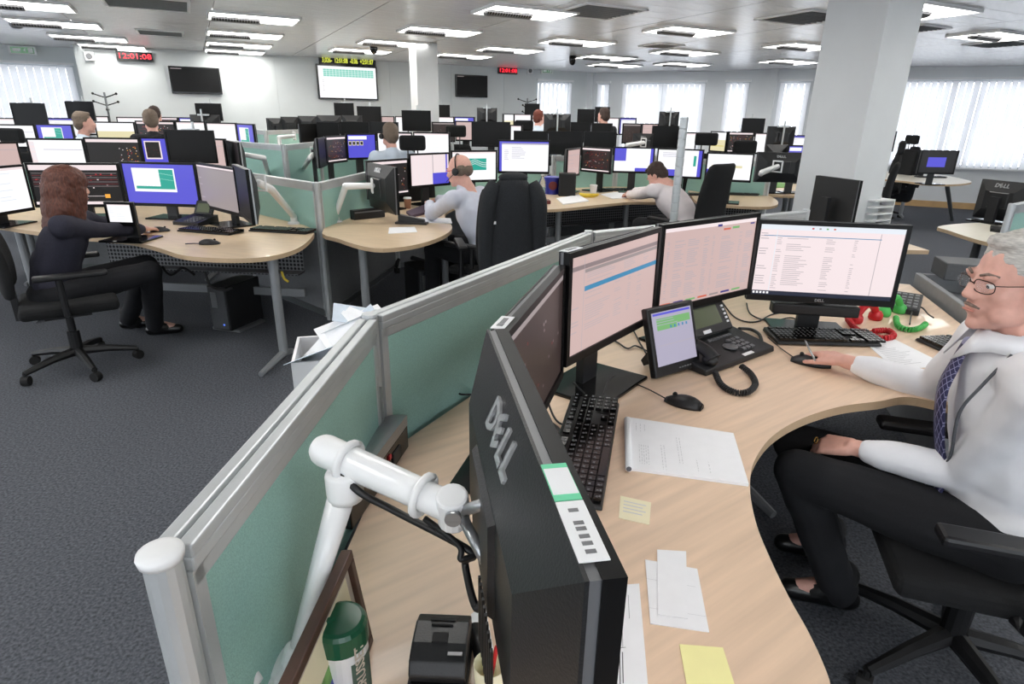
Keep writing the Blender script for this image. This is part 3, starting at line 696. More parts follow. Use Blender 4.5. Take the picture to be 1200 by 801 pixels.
# white arm that carries it
EL = at(402, 548, 1.075); UE = at(382, 528, 1.085); VE = V((-.058, .67, 1.055)); BS = V((-.325, .70, .735))
t = thing('monitor_support', 'white jointed arm clamped to the near desk, holding the big rear-facing monitor', 'monitor arm', tuple(BS))
lc = lambda *q: [V(p)-BS for p in q]
mb = MB(); mb.tube(lc(BS+V((0, 0, .04)), EL+V((0, 0, -.03))), [.0115, .0205], 14); mb.obj('lower_arm', 'whitearm', t, smooth=True)
mb = MB(); dv_ = (VE-UE).normalized(); mb.cap(UE-BS, VE-BS-dv_*.03, .0245, .021, 18); mb.obj('upper_arm', 'whitearm', t, smooth=True)
mb = MB(); mb.lathe(EL-BS+V((0, 0, -.05)), [(.026, 0), (.027, .01), (.027, .04), (.024, .045)], 18); mb.obj('elbow_collar', 'whitearm', t, smooth=True)
mb = MB(); mb.lathe((0, 0, 0), [(.045, 0), (.048, .006), (.04, .02), (.024, .03), (.017, .05), (.012, .055)], 20); mb.box((0, -.05, .008), (.07, .12, .016)); mb.obj('base', 'whitearm', t, smooth=False, bevel=.003)
mb = MB(); q = V((-.05, -.055, 0)); mb.tube([q, q+V((0, 0, .05))], .012, 10); mb.tube([q+V((-.035, .01, .075)), q+V((0, 0, .062)), q+V((.02, -.01, .052))], [.016, .013, .008], 10); mb.obj('clamp_knob', 'white', t, smooth=True)
nx = V((math.sin(yw5), -math.cos(yw5), 0)); ax = V((math.cos(yw5), math.sin(yw5), 0)); PL_ = VE+nx*.028
mb = MB()
sq = [PL_+ax*(s*.055)+UPZ*(u*.055) for s, u in ((-1, -1), (1, -1), (1, 1), (-1, 1))]
mb.tube([p-BS for p in (VE-dv_*.01, sq[3])], .008, 8); mb.tube([p-BS for p in (VE-dv_*.01, sq[0])], .008, 8); mb.tube([p-BS for p in (sq[0], sq[1], sq[2], sq[3], sq[0])], .008, 8)
mb.obj('mount_ring', 'silver', t, smooth=True)
mb = MB(); mb.lathe(VE-BS-dv_*.02, [(.022, -.028), (.022, .028)], 16, Matrix.Rotation(.3, 3, 'X')); mb.obj('joint', 'whitearm', t, bevel=.004)
mb = MB(); s_ = nx.cross(UPZ); mb.lathe(VE-BS-dv_*.02+V((.003, -.029, .006)), [(.011, -.004), (.011, .004)], 14, Matrix.Rotation(pi/2, 3, 'X')); mb.obj('bolt', 'silver', t)
mb = MB()
for f in (.18, .72):
    p = UE.lerp(VE, f)-BS; X = dv_.orthogonal().normalized(); Y = dv_.cross(X)
    mb.tube([p+(X*math.cos(g)+Y*math.sin(g))*.0275 for g in [k*pi/8 for k in range(17)]], .006, 6)
stuff(mb.obj('cable_clip', 'white', t, smooth=True))
pl5 = PL_-nx*.004+nx*.012
mb = MB(); mb.box(PL_-BS+nx*.012, (.012, .13, .13), Matrix.Rotation(yw5-pi/2, 3, 'Z')); mb.obj('mount_plate', 'black', t)
def cable(label, pts, r=.004, m='black', name='cable', n=8, cat='cable', group=None):
    P = crom(pts, n); mb = MB(); O = V(pts[0]); mb.tube([p-O for p in P], r, 7); o = mb.obj(name, m, None, smooth=True); o.location = O; return tag(o, label, cat, group)
cable('thick black cable hanging under the white near arm to the monitor back', [EL+V((-.03, .02, .02)), EL+V((.02, -.02, -.02)), UE.lerp(VE, .5)+V((0, .0, -.05)), VE+V((.005, .0, -.06)), at(545, 660, .95), at(558, 712, .93), at(570, 690, .95)], .0055)
cable('second black cable looping below the mount ring of the near arm', [UE.lerp(VE, .72)+V((0, 0, -.038)), VE+V((-.01, 0, -.05)), at(540, 655, .99), at(556, 650, .99)], .0045)
# ---------------------------------------------------------------- things on the nearest desk
def kb_dir(p, q, z=DZ): d = at(q[0], q[1], z)-at(p[0], p[1], z); return math.atan2(d.y, d.x)
def make_keys(mb, lg, w, d, z):
    r = random.Random(5); kx = w/23.2; ky = d/7.0
    for j in range(6):
        y = d/2-.012-(j+.5)*ky-(.006 if j else 0)
        x = -w/2+.012
        for i in range(22):
            X = x+(i+.5)*kx+(.012 if i >= 15 else 0)+(.012 if i >= 18 else 0)
            if j == 0 and i in (1, 6, 11): continue
            if 15 <= i < 18 and j in (3,): continue
            if 15 <= i < 18 and j == 4 and i != 16: continue
            if j == 5 and 4 <= i <= 9:
                if i == 6: mb.box((X+kx*.5, y, z), (kx*5.8, ky*.82, .009))
                continue
            mb.box((X, y, z), (kx*.84, ky*.82, .009))
            lg.box((X-kx*.12, y+ky*.12, z+.0047), (kx*.4*r.uniform(.5, 1), ky*.28, .0004))
            if r.random() < .5: lg.box((X-kx*.05, y-ky*.18, z+.0047), (kx*.3, ky*.2, .0004))
def keyboard(label, P, yaw, w=.49, d=.165, group='black keyboards', sc=1):
    t = thing('keyboard', label, 'keyboard', P, yaw, group)
    mb = MB(); q = [(-w/2, -d/2), (w/2, -d/2), (w/2, d/2), (-w/2, d/2)]
    mb.hexa([V((a, b, .002)) for a, b in q], [V((a*.985, b*.95, .013 if b < 0 else .02)) for a, b in q]); mb.obj('case', 'black', t, bevel=.003)
    mb = MB(); lg = MB(); make_keys(mb, lg, w, d, .0205); k = stuff(mb.obj('keys', 'blackgloss', t)); stuff(lg.obj('key_legends', 'bandgrey', t))
    return t
A = at(706, 600); B = at(726, 475); yaw = math.atan2((B-A).y, (B-A).x); u = (B-A).normalized(); c = (A+B)/2+V((-u.y, u.x, 0))*.075
keyboard('black keyboard beside the big rear-facing monitor, with bright white legends', (c.x, c.y, DZ), yaw, w=(B-A).length, d=.15)
A = at(911, 405); B = at(1034, 408); u = (B-A).normalized(); yaw = math.atan2(u.y, u.x); c = (A+B)/2+V((-u.y, u.x, 0))*.085
keyboard('black keyboard beneath the white-screen monitor beside the hand on the mouse', (c.x, c.y, DZ+.003), yaw, w=(B-A).length, d=.165)
A = at(1070, 399); B = at(1106, 415); u = (B-A).normalized(); yaw = math.atan2(u.y, u.x); c = A+u*.23+V((-u.y, u.x, 0))*.085
keyboard("black keyboard half hidden behind the man's chin", (c.x, c.y, DZ), yaw, w=.46, d=.16)
def mouse(label, P, yaw, cab=None, k=1):
    t = thing('computer_mouse', label, 'mouse', P, yaw, 'black mice on desks')
    mb = MB(); n = 14; prof = []
    for i in range(9):
        s = i/8; x = (-.058+.116*s)*k; w = .032*k*math.sin(pi*(.06+.88*s))**.5; hh = .036*k*math.sin(pi*(.08+.86*s))**.6*(1.05-.35*s)
        prof.append((x, w, hh))
    vs = []
    for x, w, hh in prof:
        for j in range(n):
            g = pi*j/(n-1); vs.append(V((x, w*math.cos(g), .001+hh*math.sin(g))))
    fs = [(i*n+j, i*n+j+1, (i+1)*n+j+1, (i+1)*n+j) for i in range(8) for j in range(n-1)]+[tuple(range(n)), tuple(8*n+j for j in range(n))[::-1]]
    fs += [(i*n, (i+1)*n, (i+1)*n+n-1, i*n+n-1) for i in range(8)]
    mb.add(vs, [f[::-1] for f in fs]); mb.obj('shell', 'black', t, smooth=True)
    mb = MB(); mb.lathe((.03*k, 0, .0275*k), [(.007, -.003), (.007, .003)], 12, Matrix.Rotation(pi/2, 3, 'X')); mb.obj('wheel', 'rubber', t)
    return t
def flat(name, label, cat, quad, m, z=DZ, th=.0015, group=None, lines=None, lm='paperprint', rz=0):
    P = [at(x, y, z) for x, y in quad]; c = sum(P, V((0, 0, 0)))/4
    t = thing(name, label, cat, (c.x, c.y, z), 0, group); Q = [(p.x-c.x, p.y-c.y) for p in P]
    mb = MB(); mb.prism(Q, .0003, th); mb.obj('sheet', m, t)
    if lines:
        mb = MB()
        a, b, cc, d = [V((q[0], q[1], 0)) for q in Q]
        f = lambda u, v: (a.lerp(b, u)).lerp(d.lerp(cc, u), v)+V((0, 0, th+.0004))
        for u0, v0, u1, v1 in lines: mb.quad(f(u0, v0), f(u1, v0), f(u1, v1), f(u0, v1))
        stuff(mb.obj('print', lm, t))
    return t
mouse('black mouse lying between the phone and the notepad', tuple(at(801, 474)), math.radians(165)-.35)
mouse("black mouse under the seated man's hand", tuple(at(950, 426)), math.radians(150), k=1.15)
cable('thin mouse cable running from the near mouse to the stand base', [at(779, 466, .745), at(758, 455, .74), at(738, 447, .74), at(722, 440, .74), at(712, 438, .74)], .002, name='mouse_cable')
cable('thin cable from the gripped mouse around the black phone', [at(931, 419, .745), at(918, 410, .74), at(908, 402, .738), at(900, 395, .738)], .002, name='mouse_cable')
r_ = random.Random(2)
hand = [(.05+.8*0, 0, 0, 0)]
ln = []
for i in range(5): ln += [(.06+r_.uniform(0, .02), .5+i*.07, .07+r_.uniform(.02, .05), .53+i*.07)]
def scribble(seed, blocks):
    r = random.Random(seed); out = []
    for (u0, v0, u1, v1, n) in blocks:       # written lines run along v: the pad lies turned
        for i in range(n):
            u = u0+(u1-u0)*i/n; v = v0
            while v < v1:
                e = v+r.uniform(.012, .05); out.append((u, v, u+.006, min(v1, e))); v = e+r.uniform(.01, .03)
    return out
flat('notepad', 'white notepad with faint handwriting, left of the desk edge', 'notepad', [(735, 491), (859, 510), (877, 570), (736, 551)], 'paper', th=.008, lines=scribble(3, [(.1, .55, .2, .9, 5), (.08, .12, .2, .28, 3), (.3, .5, .35, .95, 2), (.45, .3, .5, .8, 2), (.6, .7, .8, .9, 2)]))
mb = MB(); q0, q1 = at(735, 491, DZ+.012), at(737, 549, DZ+.012); o = V(q0); mb.tube([V((0, 0, 0)), q1-o], .009, 10); e = mb.obj('rolled_edge', 'paper', bpy.data.objects['notepad'], smooth=True); e.matrix_basis = Matrix.Translation(o-bpy.data.objects['notepad'].location)
mb = MB(); mb.lathe((0, 0, 0), [(.0065, -.001), (.0065, .001)], 12, Matrix.Rotation(pi/2, 3, 'X')); e = mb.obj('roll_end', 'ink', bpy.data.objects['notepad']); e.location = q1-bpy.data.objects['notepad'].location+V((0, -.001, 0))
flat('sticky_note', 'pale cream sticky note with faint writing below the notepad', 'sticky note', [(727, 581), (763, 589), (761, 615), (725, 607)], 'paleyellow', lines=[(.12, .2+.15*k, .85-.1*(k % 2), .24+.15*k) for k in range(4)])
flat('sticky_note', 'bright yellow sticky note at the bottom edge of the picture', 'sticky note', [(796, 755), (847, 759), (862, 806), (806, 810)], 'yellow')
flat('paper_sheet', 'folded white sheet with creases under a smaller slip', 'paper', [(756, 656), (817, 667), (831, 741), (762, 731)], 'paper', th=.002, lines=[(0, .33, .9, .335), (0, .78, 1, .785)])
flat('paper_slip', 'narrow white slip lying on the folded sheet', 'paper', [(770, 644), (804, 646), (806, 725), (771, 720)], 'paper', z=DZ+.0025, th=.0012)
pr = [(.1+.0*k, .06+.035*k, .1+.3, .07+.035*k) for k in range(0)]
pr = []
for k in range(7): pr += [(.5+.035*k, .66, .512+.035*k, .66+r_.uniform(.12, .26))]
pr += [(.82, .12, .825, .36), (.72, .22, .725, .62), (.55, .3, .555, .62), (.45, .62, .76, .624), (.62, .4, .7, .43)]
flat('paper_sheet', 'printed white sheet lying half under the big rear-facing monitor', 'paper', [(672, 690), (749, 684), (760, 812), (655, 822)], 'paper', lines=pr, lm='ink')
ln = [(.1, .1+.05*k, .1+.75*r_.uniform(.4, 1), .115+.05*k) for k in range(16)]
flat('paper_sheet', 'printed white sheet tucked under the keyboard by the mouse hand', 'paper', [(1012, 400), (1043, 395), (1110, 428), (1050, 434)], 'paper', lines=ln)
# flat black pad under the rear-facing monitor
flat('black_pad', 'flat black desk pad between the rear-facing monitor and the keyboard', 'desk pad', [(585, 470), (640, 492), (672, 520), (620, 560)], 'blackgloss', th=.012)

# touch screen on a stand
A, B = at(769, 444, DZ+.012), at(822, 428, DZ+.012); u = (B-A); w = u.length; u.normalize(); yaw = math.atan2(u.y, u.x)
t = thing('touch_screen', 'small black framed touch screen leaning back beside the telephone', 'screen', tuple((A+B)/2), yaw, rx=-.32)
h = .235
mb = MB(); mb.box((0, .014, h/2), (w, .028, h)); mb.obj('casing', 'black', t, bevel=.006)
mb = MB(); cols = []; scr(mb, content('lav', 4), w-.034, h-.055, -.0005, .036, cols); mb.obj('screen', ['s_'+c for c in cols], t)
mb = MB()
for i in range(6): mb.box((.005+i*.013, -.001, .016), (.008, .003, .004))
stuff(mb.obj('buttons', 'bandgrey', t))
mb = MB(); mb.hexa([V((-.04, .03, .09)), V((.04, .03, .09)), V((.04, .03, .13)), V((-.04, .03, .13))], [V((-.05, .115, .03)), V((.05, .115, .03)), V((.05, .125, .05)), V((-.05, .125, .05))]); mb.obj('stand', 'black', t)
# telephone
A, B = at(840, 437, DZ), at(902, 414, DZ); u = (B-A).normalized(); yaw = math.atan2(u.y, u.x); L = (B-A).length; vv = V((-u.y, u.x, 0)); c = (A+B)/2-u*.015
t = thing('telephone', 'black desk telephone with grey display and handset on its left', 'telephone', (c.x, c.y, DZ), yaw)
w = L*1.28; d = .24
mb = MB(); mb.hexa([V((-w/2, 0, .002)), V((w/2, 0, .002)), V((w/2, d, .002)), V((-w/2, d, .002))], [V((-w/2, .004, .022)), V((w/2, .004, .022)), V((w/2, d, .06)), V((-w/2, d, .06))]); mb.obj('body', 'darkplastic', t, bevel=.004)
sl = math.atan2(.038, d)
fz = lambda x, y, dz=0: V((x, y, .022+(y)*.158+dz))
mb = MB()
for i in range(4):
    for j in range(3): p = fz(w*.15+j*.026, .04+i*.022, .004); mb.box(p, (.019, .014, .008), Matrix.Rotation(sl, 3, 'X'))
for i in range(8): p = fz(-.01+i*.018, .14, .003); mb.box(p, (.014, .012, .006), Matrix.Rotation(sl, 3, 'X'))
stuff(mb.obj('keys', 'bandgrey', t))
mb = MB(); mb.lathe(fz(.03, .075, .001), [(.028, 0), (.028, .004), (.02, .007)], 20); mb.obj('dial_pad', 'bandgrey', t)
mb = MB(); mb.box(fz(.05, .012, .002), (.06, .014, .002), Matrix.Rotation(sl, 3, 'X')); mb.obj('name_label', 'paper', t)
Mx = Matrix.Rotation(.95, 3, 'X'); o = V((.035, .2, .105))
mb = MB(); mb.box(o, (w*.62, .12, .022), Mx); dh = mb.obj('display_head', 'darkplastic', t, bevel=.005)
mb = MB(); mb.box(o+Mx @ V((-.012, .01, .012)), (w*.42, .075, .002), Mx); mb.obj('display', 'lcdgreen', dh)
mb = MB()
for i in range(5): mb.box(o+Mx @ V((w*.26, .035-i*.016, .012)), (.012, .008, .004), Mx)
stuff(mb.obj('display_keys', 'paper', dh))
mb = MB(); mb.box(o+Mx @ V((-.03, -.047, .012)), (.045, .014, .002), Mx); mb.obj('display_label', 'paper', dh)
mb = MB(); P = crom([V((-w*.4, .235, .075)), V((-w*.4, .2, .098)), V((-w*.38, .12, .085)), V((-w*.36, .05, .066)), V((-w*.36, .02, .045))], 5); n_ = len(P)
mb.tube(P, [.021+.008*abs(2*i/(n_-1)-1)**3 for i in range(n_)], 10); mb.ell(P[0]+V((0, -.01, -.014)), (.027, .03, .02)); mb.ell(P[-1]+V((0, .012, -.006)), (.027, .03, .02)); mb.obj('handset', 'darkplastic', t, smooth=True)
def coil(label, pts, R, r, m, turns, name='coiled_cord', cat='cord'):
    P = crom(pts, 14); cum = [0]
    for a, b in zip(P, P[1:]): cum.append(cum[-1]+(b-a).length)
    N = turns*9; out = []; O = V(P[0]); k = 0
    for i in range(N+1):
        s = cum[-1]*i/N
        while k < len(P)-2 and cum[k+1] < s: k += 1
        f = (s-cum[k])/max(1e-9, cum[k+1]-cum[k]); q = P[k].lerp(P[k+1], f); tn = (P[k+1]-P[k]).normalized()
        x = tn.cross(UPZ).normalized(); y = x.cross(tn); g = 2*pi*i/9
        out.append(q+x*R*math.cos(g)+y*R*math.sin(g)-O)
    mb = MB(); mb.tube(out, r, 5); o = mb.obj(name, m, None, smooth=True); o.location = O; return tag(o, label, cat)
coil('black coiled handset cord looping in front of the telephone', [at(838, 436, DZ+.02), at(845, 450, DZ+.011), at(860, 459, DZ+.011), at(876, 459, DZ+.011), at(885, 450, DZ+.011), at(880, 438, DZ+.011), at(868, 428, DZ+.02)], .008, .0032, 'black', 46)
cable('thick black cord curving from the telephone towards the keyboard', [at(866, 385, DZ+.03), at(880, 386, DZ+.012), at(890, 392, DZ+.01), at(893, 403, DZ+.01)], .007)
# red and green handsets
def handset(name, label, A, B, m, z=.03, lift=.05):
    A = V(A); B = V(B); c = (A+B)/2; t = thing(name, label, 'telephone handset', (c.x, c.y, A.z)); u = (B-A); L = u.length; u.normalize()
    P = crom([u*(-L/2)+V((0, 0, z*.6)), u*(-L*.28)+V((0, 0, z+lift*.6)), V((0, 0, z+lift)), u*(L*.28)+V((0, 0, z+lift*.6)), u*(L/2)+V((0, 0, z*.6))], 4)
    mb = MB(); mb.tube(P, [.016]*len(P), 10); mb.obj('grip', m, t, smooth=True)
    for s in (-1, 1):
        mb = MB(); mb.lathe(u*(s*L*.46), [(.024, .0), (.03, .008), (.029, .026), (.02, .04)], 16); mb.obj('ear_cup' if s > 0 else 'mouth_cup', m, t, smooth=True)
    return t
handset('red_handset', 'bright red telephone handset standing before the rightmost near screen', at(1001, 378), at(1026, 374), 'red')
coil('red coiled cord spread on the desk below the rightmost near screen', [at(993, 373, DZ+.02), at(1003, 385, DZ+.012), at(1017, 392, DZ+.012), at(1036, 396, DZ+.012), at(1047, 393, DZ+.012), at(1040, 387, DZ+.012), at(1022, 388, DZ+.012)], .009, .0045, 'red', 40)
handset('green_handset', 'light green telephone handset beside the rightmost near screen', at(1034, 370), at(1054, 366), 'green')
coil('green coiled cord beside the green handset', [at(1050, 372, DZ+.02), at(1053, 382, DZ+.012), at(1066, 386, DZ+.012), at(1078, 384, DZ+.012), at(1085, 379, DZ+.012)], .009, .004, 'green', 30)
t = thing('keypad_phone', 'black keypad phone behind the green handset', 'telephone', tuple(at(1060, 362)), math.radians(-35))
mb = MB(); mb.hexa([V((-.06, -.1, .002)), V((.06, -.1, .002)), V((.06, .1, .002)), V((-.06, .1, .002))], [V((-.06, -.1, .025)), V((.06, -.1, .025)), V((.06, .1, .06)), V((-.06, .1, .06))]); mb.obj('body', 'black', t, bevel=.004)
mb = MB()
for i in range(5):
    for j in range(4): mb.box((-.04+j*.026, -.07+i*.032, .034+i*.0056), (.018, .02, .008), Matrix.Rotation(.17, 3, 'X'))
stuff(mb.obj('keys', 'bandgrey', t))
# cables over the desk behind the telephone
for i, (lab, pts) in enumerate((('black cable snaking on the desk behind the near telephone', [(845, 352), (862, 372), (885, 377), (905, 368), (925, 366), (945, 372), (968, 382)]),
     ('black cable crossing the desk below the rightmost near screen', [(875, 355), (880, 368), (902, 376), (925, 372), (938, 374), (950, 362), (957, 360)]),
     ('black cable behind the small touch screen', [(705, 395), (722, 400), (735, 408), (745, 405), (760, 412)]),
     ('black cable dangling from the second near screen to its base', [(735, 372), (748, 398), (755, 410), (764, 425)]),
     ('black cable between the stand base and the near keyboard', [(672, 448), (682, 458), (692, 467), (705, 466), (712, 448), (720, 440)]),
     ('black cable on the desk beside the dark near screen', [(642, 470), (648, 486), (655, 495), (664, 498)]),
     ('black cable stub at the foot of the teal screen', [(533, 456), (538, 461), (546, 462), (560, 462)]),
     ('black cable beside the keypad phone at right', [(1066, 380), (1070, 362), (1080, 360), (1088, 368), (1094, 372)]))):
    cable(lab, [at(x, y, DZ+.004+.002*i) for x, y in pts], .0032)
# pen in the mouse hand
A, B = at(943, 398, .80), at(958, 428, .775); mb = MB(); u = (B-A)*.8; mb.tube([V((0, 0, 0)), u*.1, u], [.001, .0035, .0035], 8); o = mb.obj('pen', 'silver', None, smooth=True); o.location = A; tag(o, "silver pen sticking up from the seated man's mouse hand", 'pen')

# wedge-shaped unit by the partition
A, B = at(412, 622, DZ), at(478, 524, DZ); u = (B-A).normalized(); L = (B-A).length; yaw = math.atan2(u.y, u.x)
t = thing('desk_unit', 'black desk unit with rounded silver top standing against the teal screen', 'device', (A.x, A.y, DZ), yaw)
mb = MB(); mb.box((L/2, .035, .035), (L, .075, .066)); mb.obj('body', 'blackgloss', t, bevel=.003)
mb = MB(); k = 8; P = [(.075*math.cos(pi/2*i/k)-.0, .066+.03*math.sin(pi/2*i/k)) for i in range(k+1)]
vs = [V((x, y-.002, z)) for x in (0, L) for y, z in [(0, .066), *P]]; n = k+2
mb.add(vs, [tuple(range(n))[::-1], tuple(range(n, 2*n))]+[(i, (i+1) % n, n+(i+1) % n, n+i) for i in range(n)]); mb.obj('silver_top', 'silver', t)
mb = MB(); mb.box((L-.0, .035, .03), (.004, .05, .035)); mb.box((L*.75, -.004, .03), (.05, .004, .03)); mb.obj('port_panel', 'black', t)
mb = MB(); mb.box((L*.62, -.005, .05), (.012, .003, .012)); mb.obj('status_light', 'red', t)
# framed picture leaning at the partition
B = at(432, 750, DZ); u = (at(404, 626, .934)-at(340, 759, .934)).normalized(); L = .27; A = B-u*L; yaw = math.atan2(u.y, u.x)
t = thing('picture_frame', 'brown framed landscape picture leaning behind the white arm', 'picture', (A.x, A.y, DZ), yaw, rx=-.12)
h = .185; b = .015
mb = MB()
for z in (b/2, h-b/2): mb.box((L/2, 0, z), (L, .018, b))
for x in (b/2, L-b/2): mb.box((x, 0, h/2), (b, .018, h-2*b))
mb.obj('frame', 'framebrown', t, bevel=.002)
mb = MB(); mb.box((L/2, .002, h/2), (L-2*b, .006, h-2*b)); mb.obj('mount', 'kraft', t)
mb = MB(); x0, x1, z0, z1 = b+.014, L-b-.014, b+.014, h-b-.014; y = -.0015; zz = lambda f: z0+(z1-z0)*f
mb.quad((x0, y, z0), (x1, y, z0), (x1, y, zz(.35)), (x0, y, zz(.4)), 0); mb.quad((x0, y, zz(.4)), (x1, y, zz(.35)), (x1, y, zz(.6)), (x0, y, zz(.55)), 1); mb.quad((x0, y, zz(.55)), (x1, y, zz(.6)), (x1, y, z1), (x0, y, z1), 2)
mb.obj('landscape', ['blueitem', 'leafgreen', 'paleyellow'], t)
# wipes tub
p = at(408, 815, DZ); t = thing('wipes_tub', 'white tub with dark green lid at the bottom edge', 'tub', tuple(p)); p_ = p
hh = .15; rr = .036
mb = MB(); mb.lathe((0, 0, 0), [(rr-.003, 0), (rr, .004), (rr, hh-.04), (rr-.002, hh-.038)], 28); tbody = mb.obj('tub_body', 'tubwhite', t, smooth=False)
mb = MB(); mb.lathe((0, 0, hh-.038), [(rr+.002, 0), (rr+.002, .03), (rr-.001, .036), (rr-.006, .0385), (0.001, .039)], 28); lid_ = mb.obj('lid', 'lidgreen', t, smooth=False)
mb = MB(); mb.box((-.012, -.006, hh+.003), (.014, .006, .004), Matrix.Rotation(.5, 3, 'Z')); mb.obj('lid_tab', 'lidgreen', lid_)
mb = MB(); k = 8; vs = []
for i in range(k+1):
    g = -1.0+i*.14; vs += [V(((rr+.0006)*math.cos(g), (rr+.0006)*math.sin(g), .02)), V(((rr+.0006)*math.cos(g), (rr+.0006)*math.sin(g), hh-.055))]
mb.add(vs, [(2*i, 2*i+2, 2*i+3, 2*i+1) for i in range(k)]); mb.obj('tub_label', 'labelgreen', tbody)
g = -.62; text('label_lettering', 'CRUSSET', .022, 'kraft', tbody, basis((0, 0, 1), (math.sin(g), -math.cos(g), 0), (math.cos(g), math.sin(g), 0), ((rr+.0015)*math.cos(g), (rr+.0015)*math.sin(g), .08)), .0002)
# hole punch, marker, mug
A = at(479, 800, DZ); B = at(549, 800, DZ); w = (B-A).length; c = (A+B)/2; yaw = 0
t = thing('hole_punch', 'black hole punch with a square window in its lid, at the bottom edge', 'hole punch', (c.x, c.y, DZ), -.03)
mb = MB(); mb.box((0, .035, .006), (w, .11, .012)); mb.obj('base', 'black', t, bevel=.003)
d = .085; pr = [(-.012, .014), (-.016, .03), (-.006, .05), (.02, .06), (.06, .062), (.085, .052), (.09, .02)]
mb = MB(); n = len(pr); vs = [V((x, y, z)) for x in (-w*.47, w*.47) for y, z in pr]
mb.add(vs, [tuple(range(n)), tuple(range(n, 2*n))[::-1]]+[(i, n+i, n+(i+1) % n, (i+1) % n) for i in range(n)]); lid_ = mb.obj('lid', 'darkplastic', t, bevel=.003)
mb = MB(); mb.box((0, .028, .0615), (.024, .018, .004)); mb.box((0, .062, .0635), (.04, .004, .002)); mb.box((0, .052, .0635), (.034, .003, .002)); stuff(mb.obj('lid_slots', 'rubber', lid_))
mb = MB(); mb.box((w*.28, .004, .0565), (.022, .006, .0015)); mb.obj('printed_mark', 'bandgrey', lid_)
A, B = at(556, 735, DZ+.012), at(566, 775, DZ+.012); mb = MB(); mb.tube([V((0, 0, 0)), (B-A)], .012, 12); o = mb.obj('marker_pen', 'black', None, smooth=True); o.location = A; tag(o, 'short black marker lying between the hole punch and the big monitor', 'marker')
p = at(574, 806, DZ); t = thing('mug', 'pale mug with pens cut by the bottom edge beside the big monitor', 'mug', tuple(p))
mb = MB(); mb.lathe((0, 0, 0), [(.02, 0), (.022, .004), (.025, .05), (.0235, .05), (.02, .01), (.001, .008)], 20); mb.obj('mug_body', 'paleyellow', t, smooth=True)
for k, (m, dx) in enumerate((('orangepen', .01), ('greenpen', -.006))):
    mb = MB(); mb.tube([(0, 0, .012), (dx, .008, .075)], .0035, 7); mb.obj('pen', 'red' if k == 0 else 'green', t)
flat('paper_scrap', 'white paper corner under the marker beside the big monitor', 'paper', [(552, 720), (568, 706), (580, 770), (560, 782)], 'paper', lines=None)
# waste paper bin behind the corner post
q = dep(396, 395, 2.55); t = thing('paper_bin', 'tall white bin overflowing with paper, behind the near corner post', 'bin', (q.x, q.y, 0), .25); hz = q.z
mb = MB()
for x, y, a, b in ((0, -.15, .36, .012), (0, .15, .36, .012), (-.174, 0, .012, .29), (.174, 0, .012, .29)): mb.box((x, y, hz/2-.02), (a, b, hz-.04))
mb.box((0, 0, .01), (.34, .29, .015)); mb.obj('bin_body', 'tubwhite', t)
r_ = random.Random(9)
for k in range(7):
    M = Matrix.Rotation(r_.uniform(-.7, .7), 3, 'Z') @ Matrix.Rotation(r_.uniform(-.7, .3), 3, 'Y') @ Matrix.Rotation(r_.uniform(-.4, .4), 3, 'X')
    mb = MB(); mb.box((-.05+.03*k, -.08+.03*k, hz-.02+.012*k), (.3, .21, .002), M); mb.obj('paper_sheet', 'paper' if k % 3 else 'shirtpale', t)
# ---------------------------------------------------------------- further workstations
def mon2(label, xL, yL, xR, yR, DL, DR, kind, back=False, stand='base', h=None, group='monitors on the desks behind', **k):
    a, b = dep(xL, yL, DL), dep(xR, yR, DR); zt = (a.z+b.z)/2; d = b-a; d.z = 0; w = d.length
    h = h or min(.36, max(.29, w*.62)); c = (a+b)/2; yaw = math.atan2(d.y, d.x)+(pi if back else 0)
    return monitor(label, (c.x, c.y, zt-h), yaw, w, h, kind, group, stand=stand, seed=int(xL*7+yL) % 97, **k), c
def arm_small(label, B, E, Vp):        # white jointed arm: base on desk, elbow, monitor point
    B, E, Vp = V(B), V(E), V(Vp); t = thing('monitor_support', label, 'monitor arm', tuple(B), group='white monitor arms on the desks behind')
    mb = MB(); mb.lathe((0, 0, 0), [(.05, 0), (.05, .012), (.028, .02), (.025, .07)], 14); mb.obj('base', 'whitearm', t)
    mb = MB(); mb.cap((0, 0, .06), E-B, .024, .026, 10); mb.obj('lower_arm', 'whitearm', t, smooth=True)
    mb = MB(); mb.cap(E-B, Vp-B, .028, .024, 10); mb.obj('upper_arm', 'whitearm', t, smooth=True)
    mb = MB(); d = (Vp-E).normalized(); s = d.cross(UPZ).normalized()
    mb.tube([Vp-B+s*.05+UPZ*.05, Vp-B-s*.05+UPZ*.05, Vp-B-s*.05-UPZ*.05, Vp-B+s*.05-UPZ*.05, Vp-B+s*.05+UPZ*.05], .009, 6); mb.obj('mount_ring', 'whitearm', t)
    return t
def pxdesk(label, px, m='woodb', n=5, z=DZ, group='maple desks', closed=True):
    P = crom([at(x, y, z) for x, y in px], n, True); return desk_top('desk', label, 'desk', P, m, z=z, group=group)
def strip_desk(label, pts, w0=.32, w1=.3, m='woodb', group='maple desks'):
    """straight desk under a row: front edge w0 before, w1 behind the line of points"""
    P = [V((p.x, p.y, 0)) for p in pts]; F_ = []; B_ = []
    for i, p in enumerate(P):
        d = (P[min(i+1, len(P)-1)]-P[max(i-1, 0)]).normalized(); nn = V((d.y, -d.x, 0))
        if nn.dot(-p) < 0: nn = -nn
        F_.append(p+nn*w0); B_.append(p-nn*w1)
    r, c = desk_top('desk', label, 'desk', F_+B_[::-1], m, z=.731, group=group)
    for q in (F_[0].lerp(B_[0], .3), F_[-1].lerp(B_[-1], .3)): q = q.lerp(c, .12); leg_on(r, c, q.x, q.y, .0, -.2)
    return r
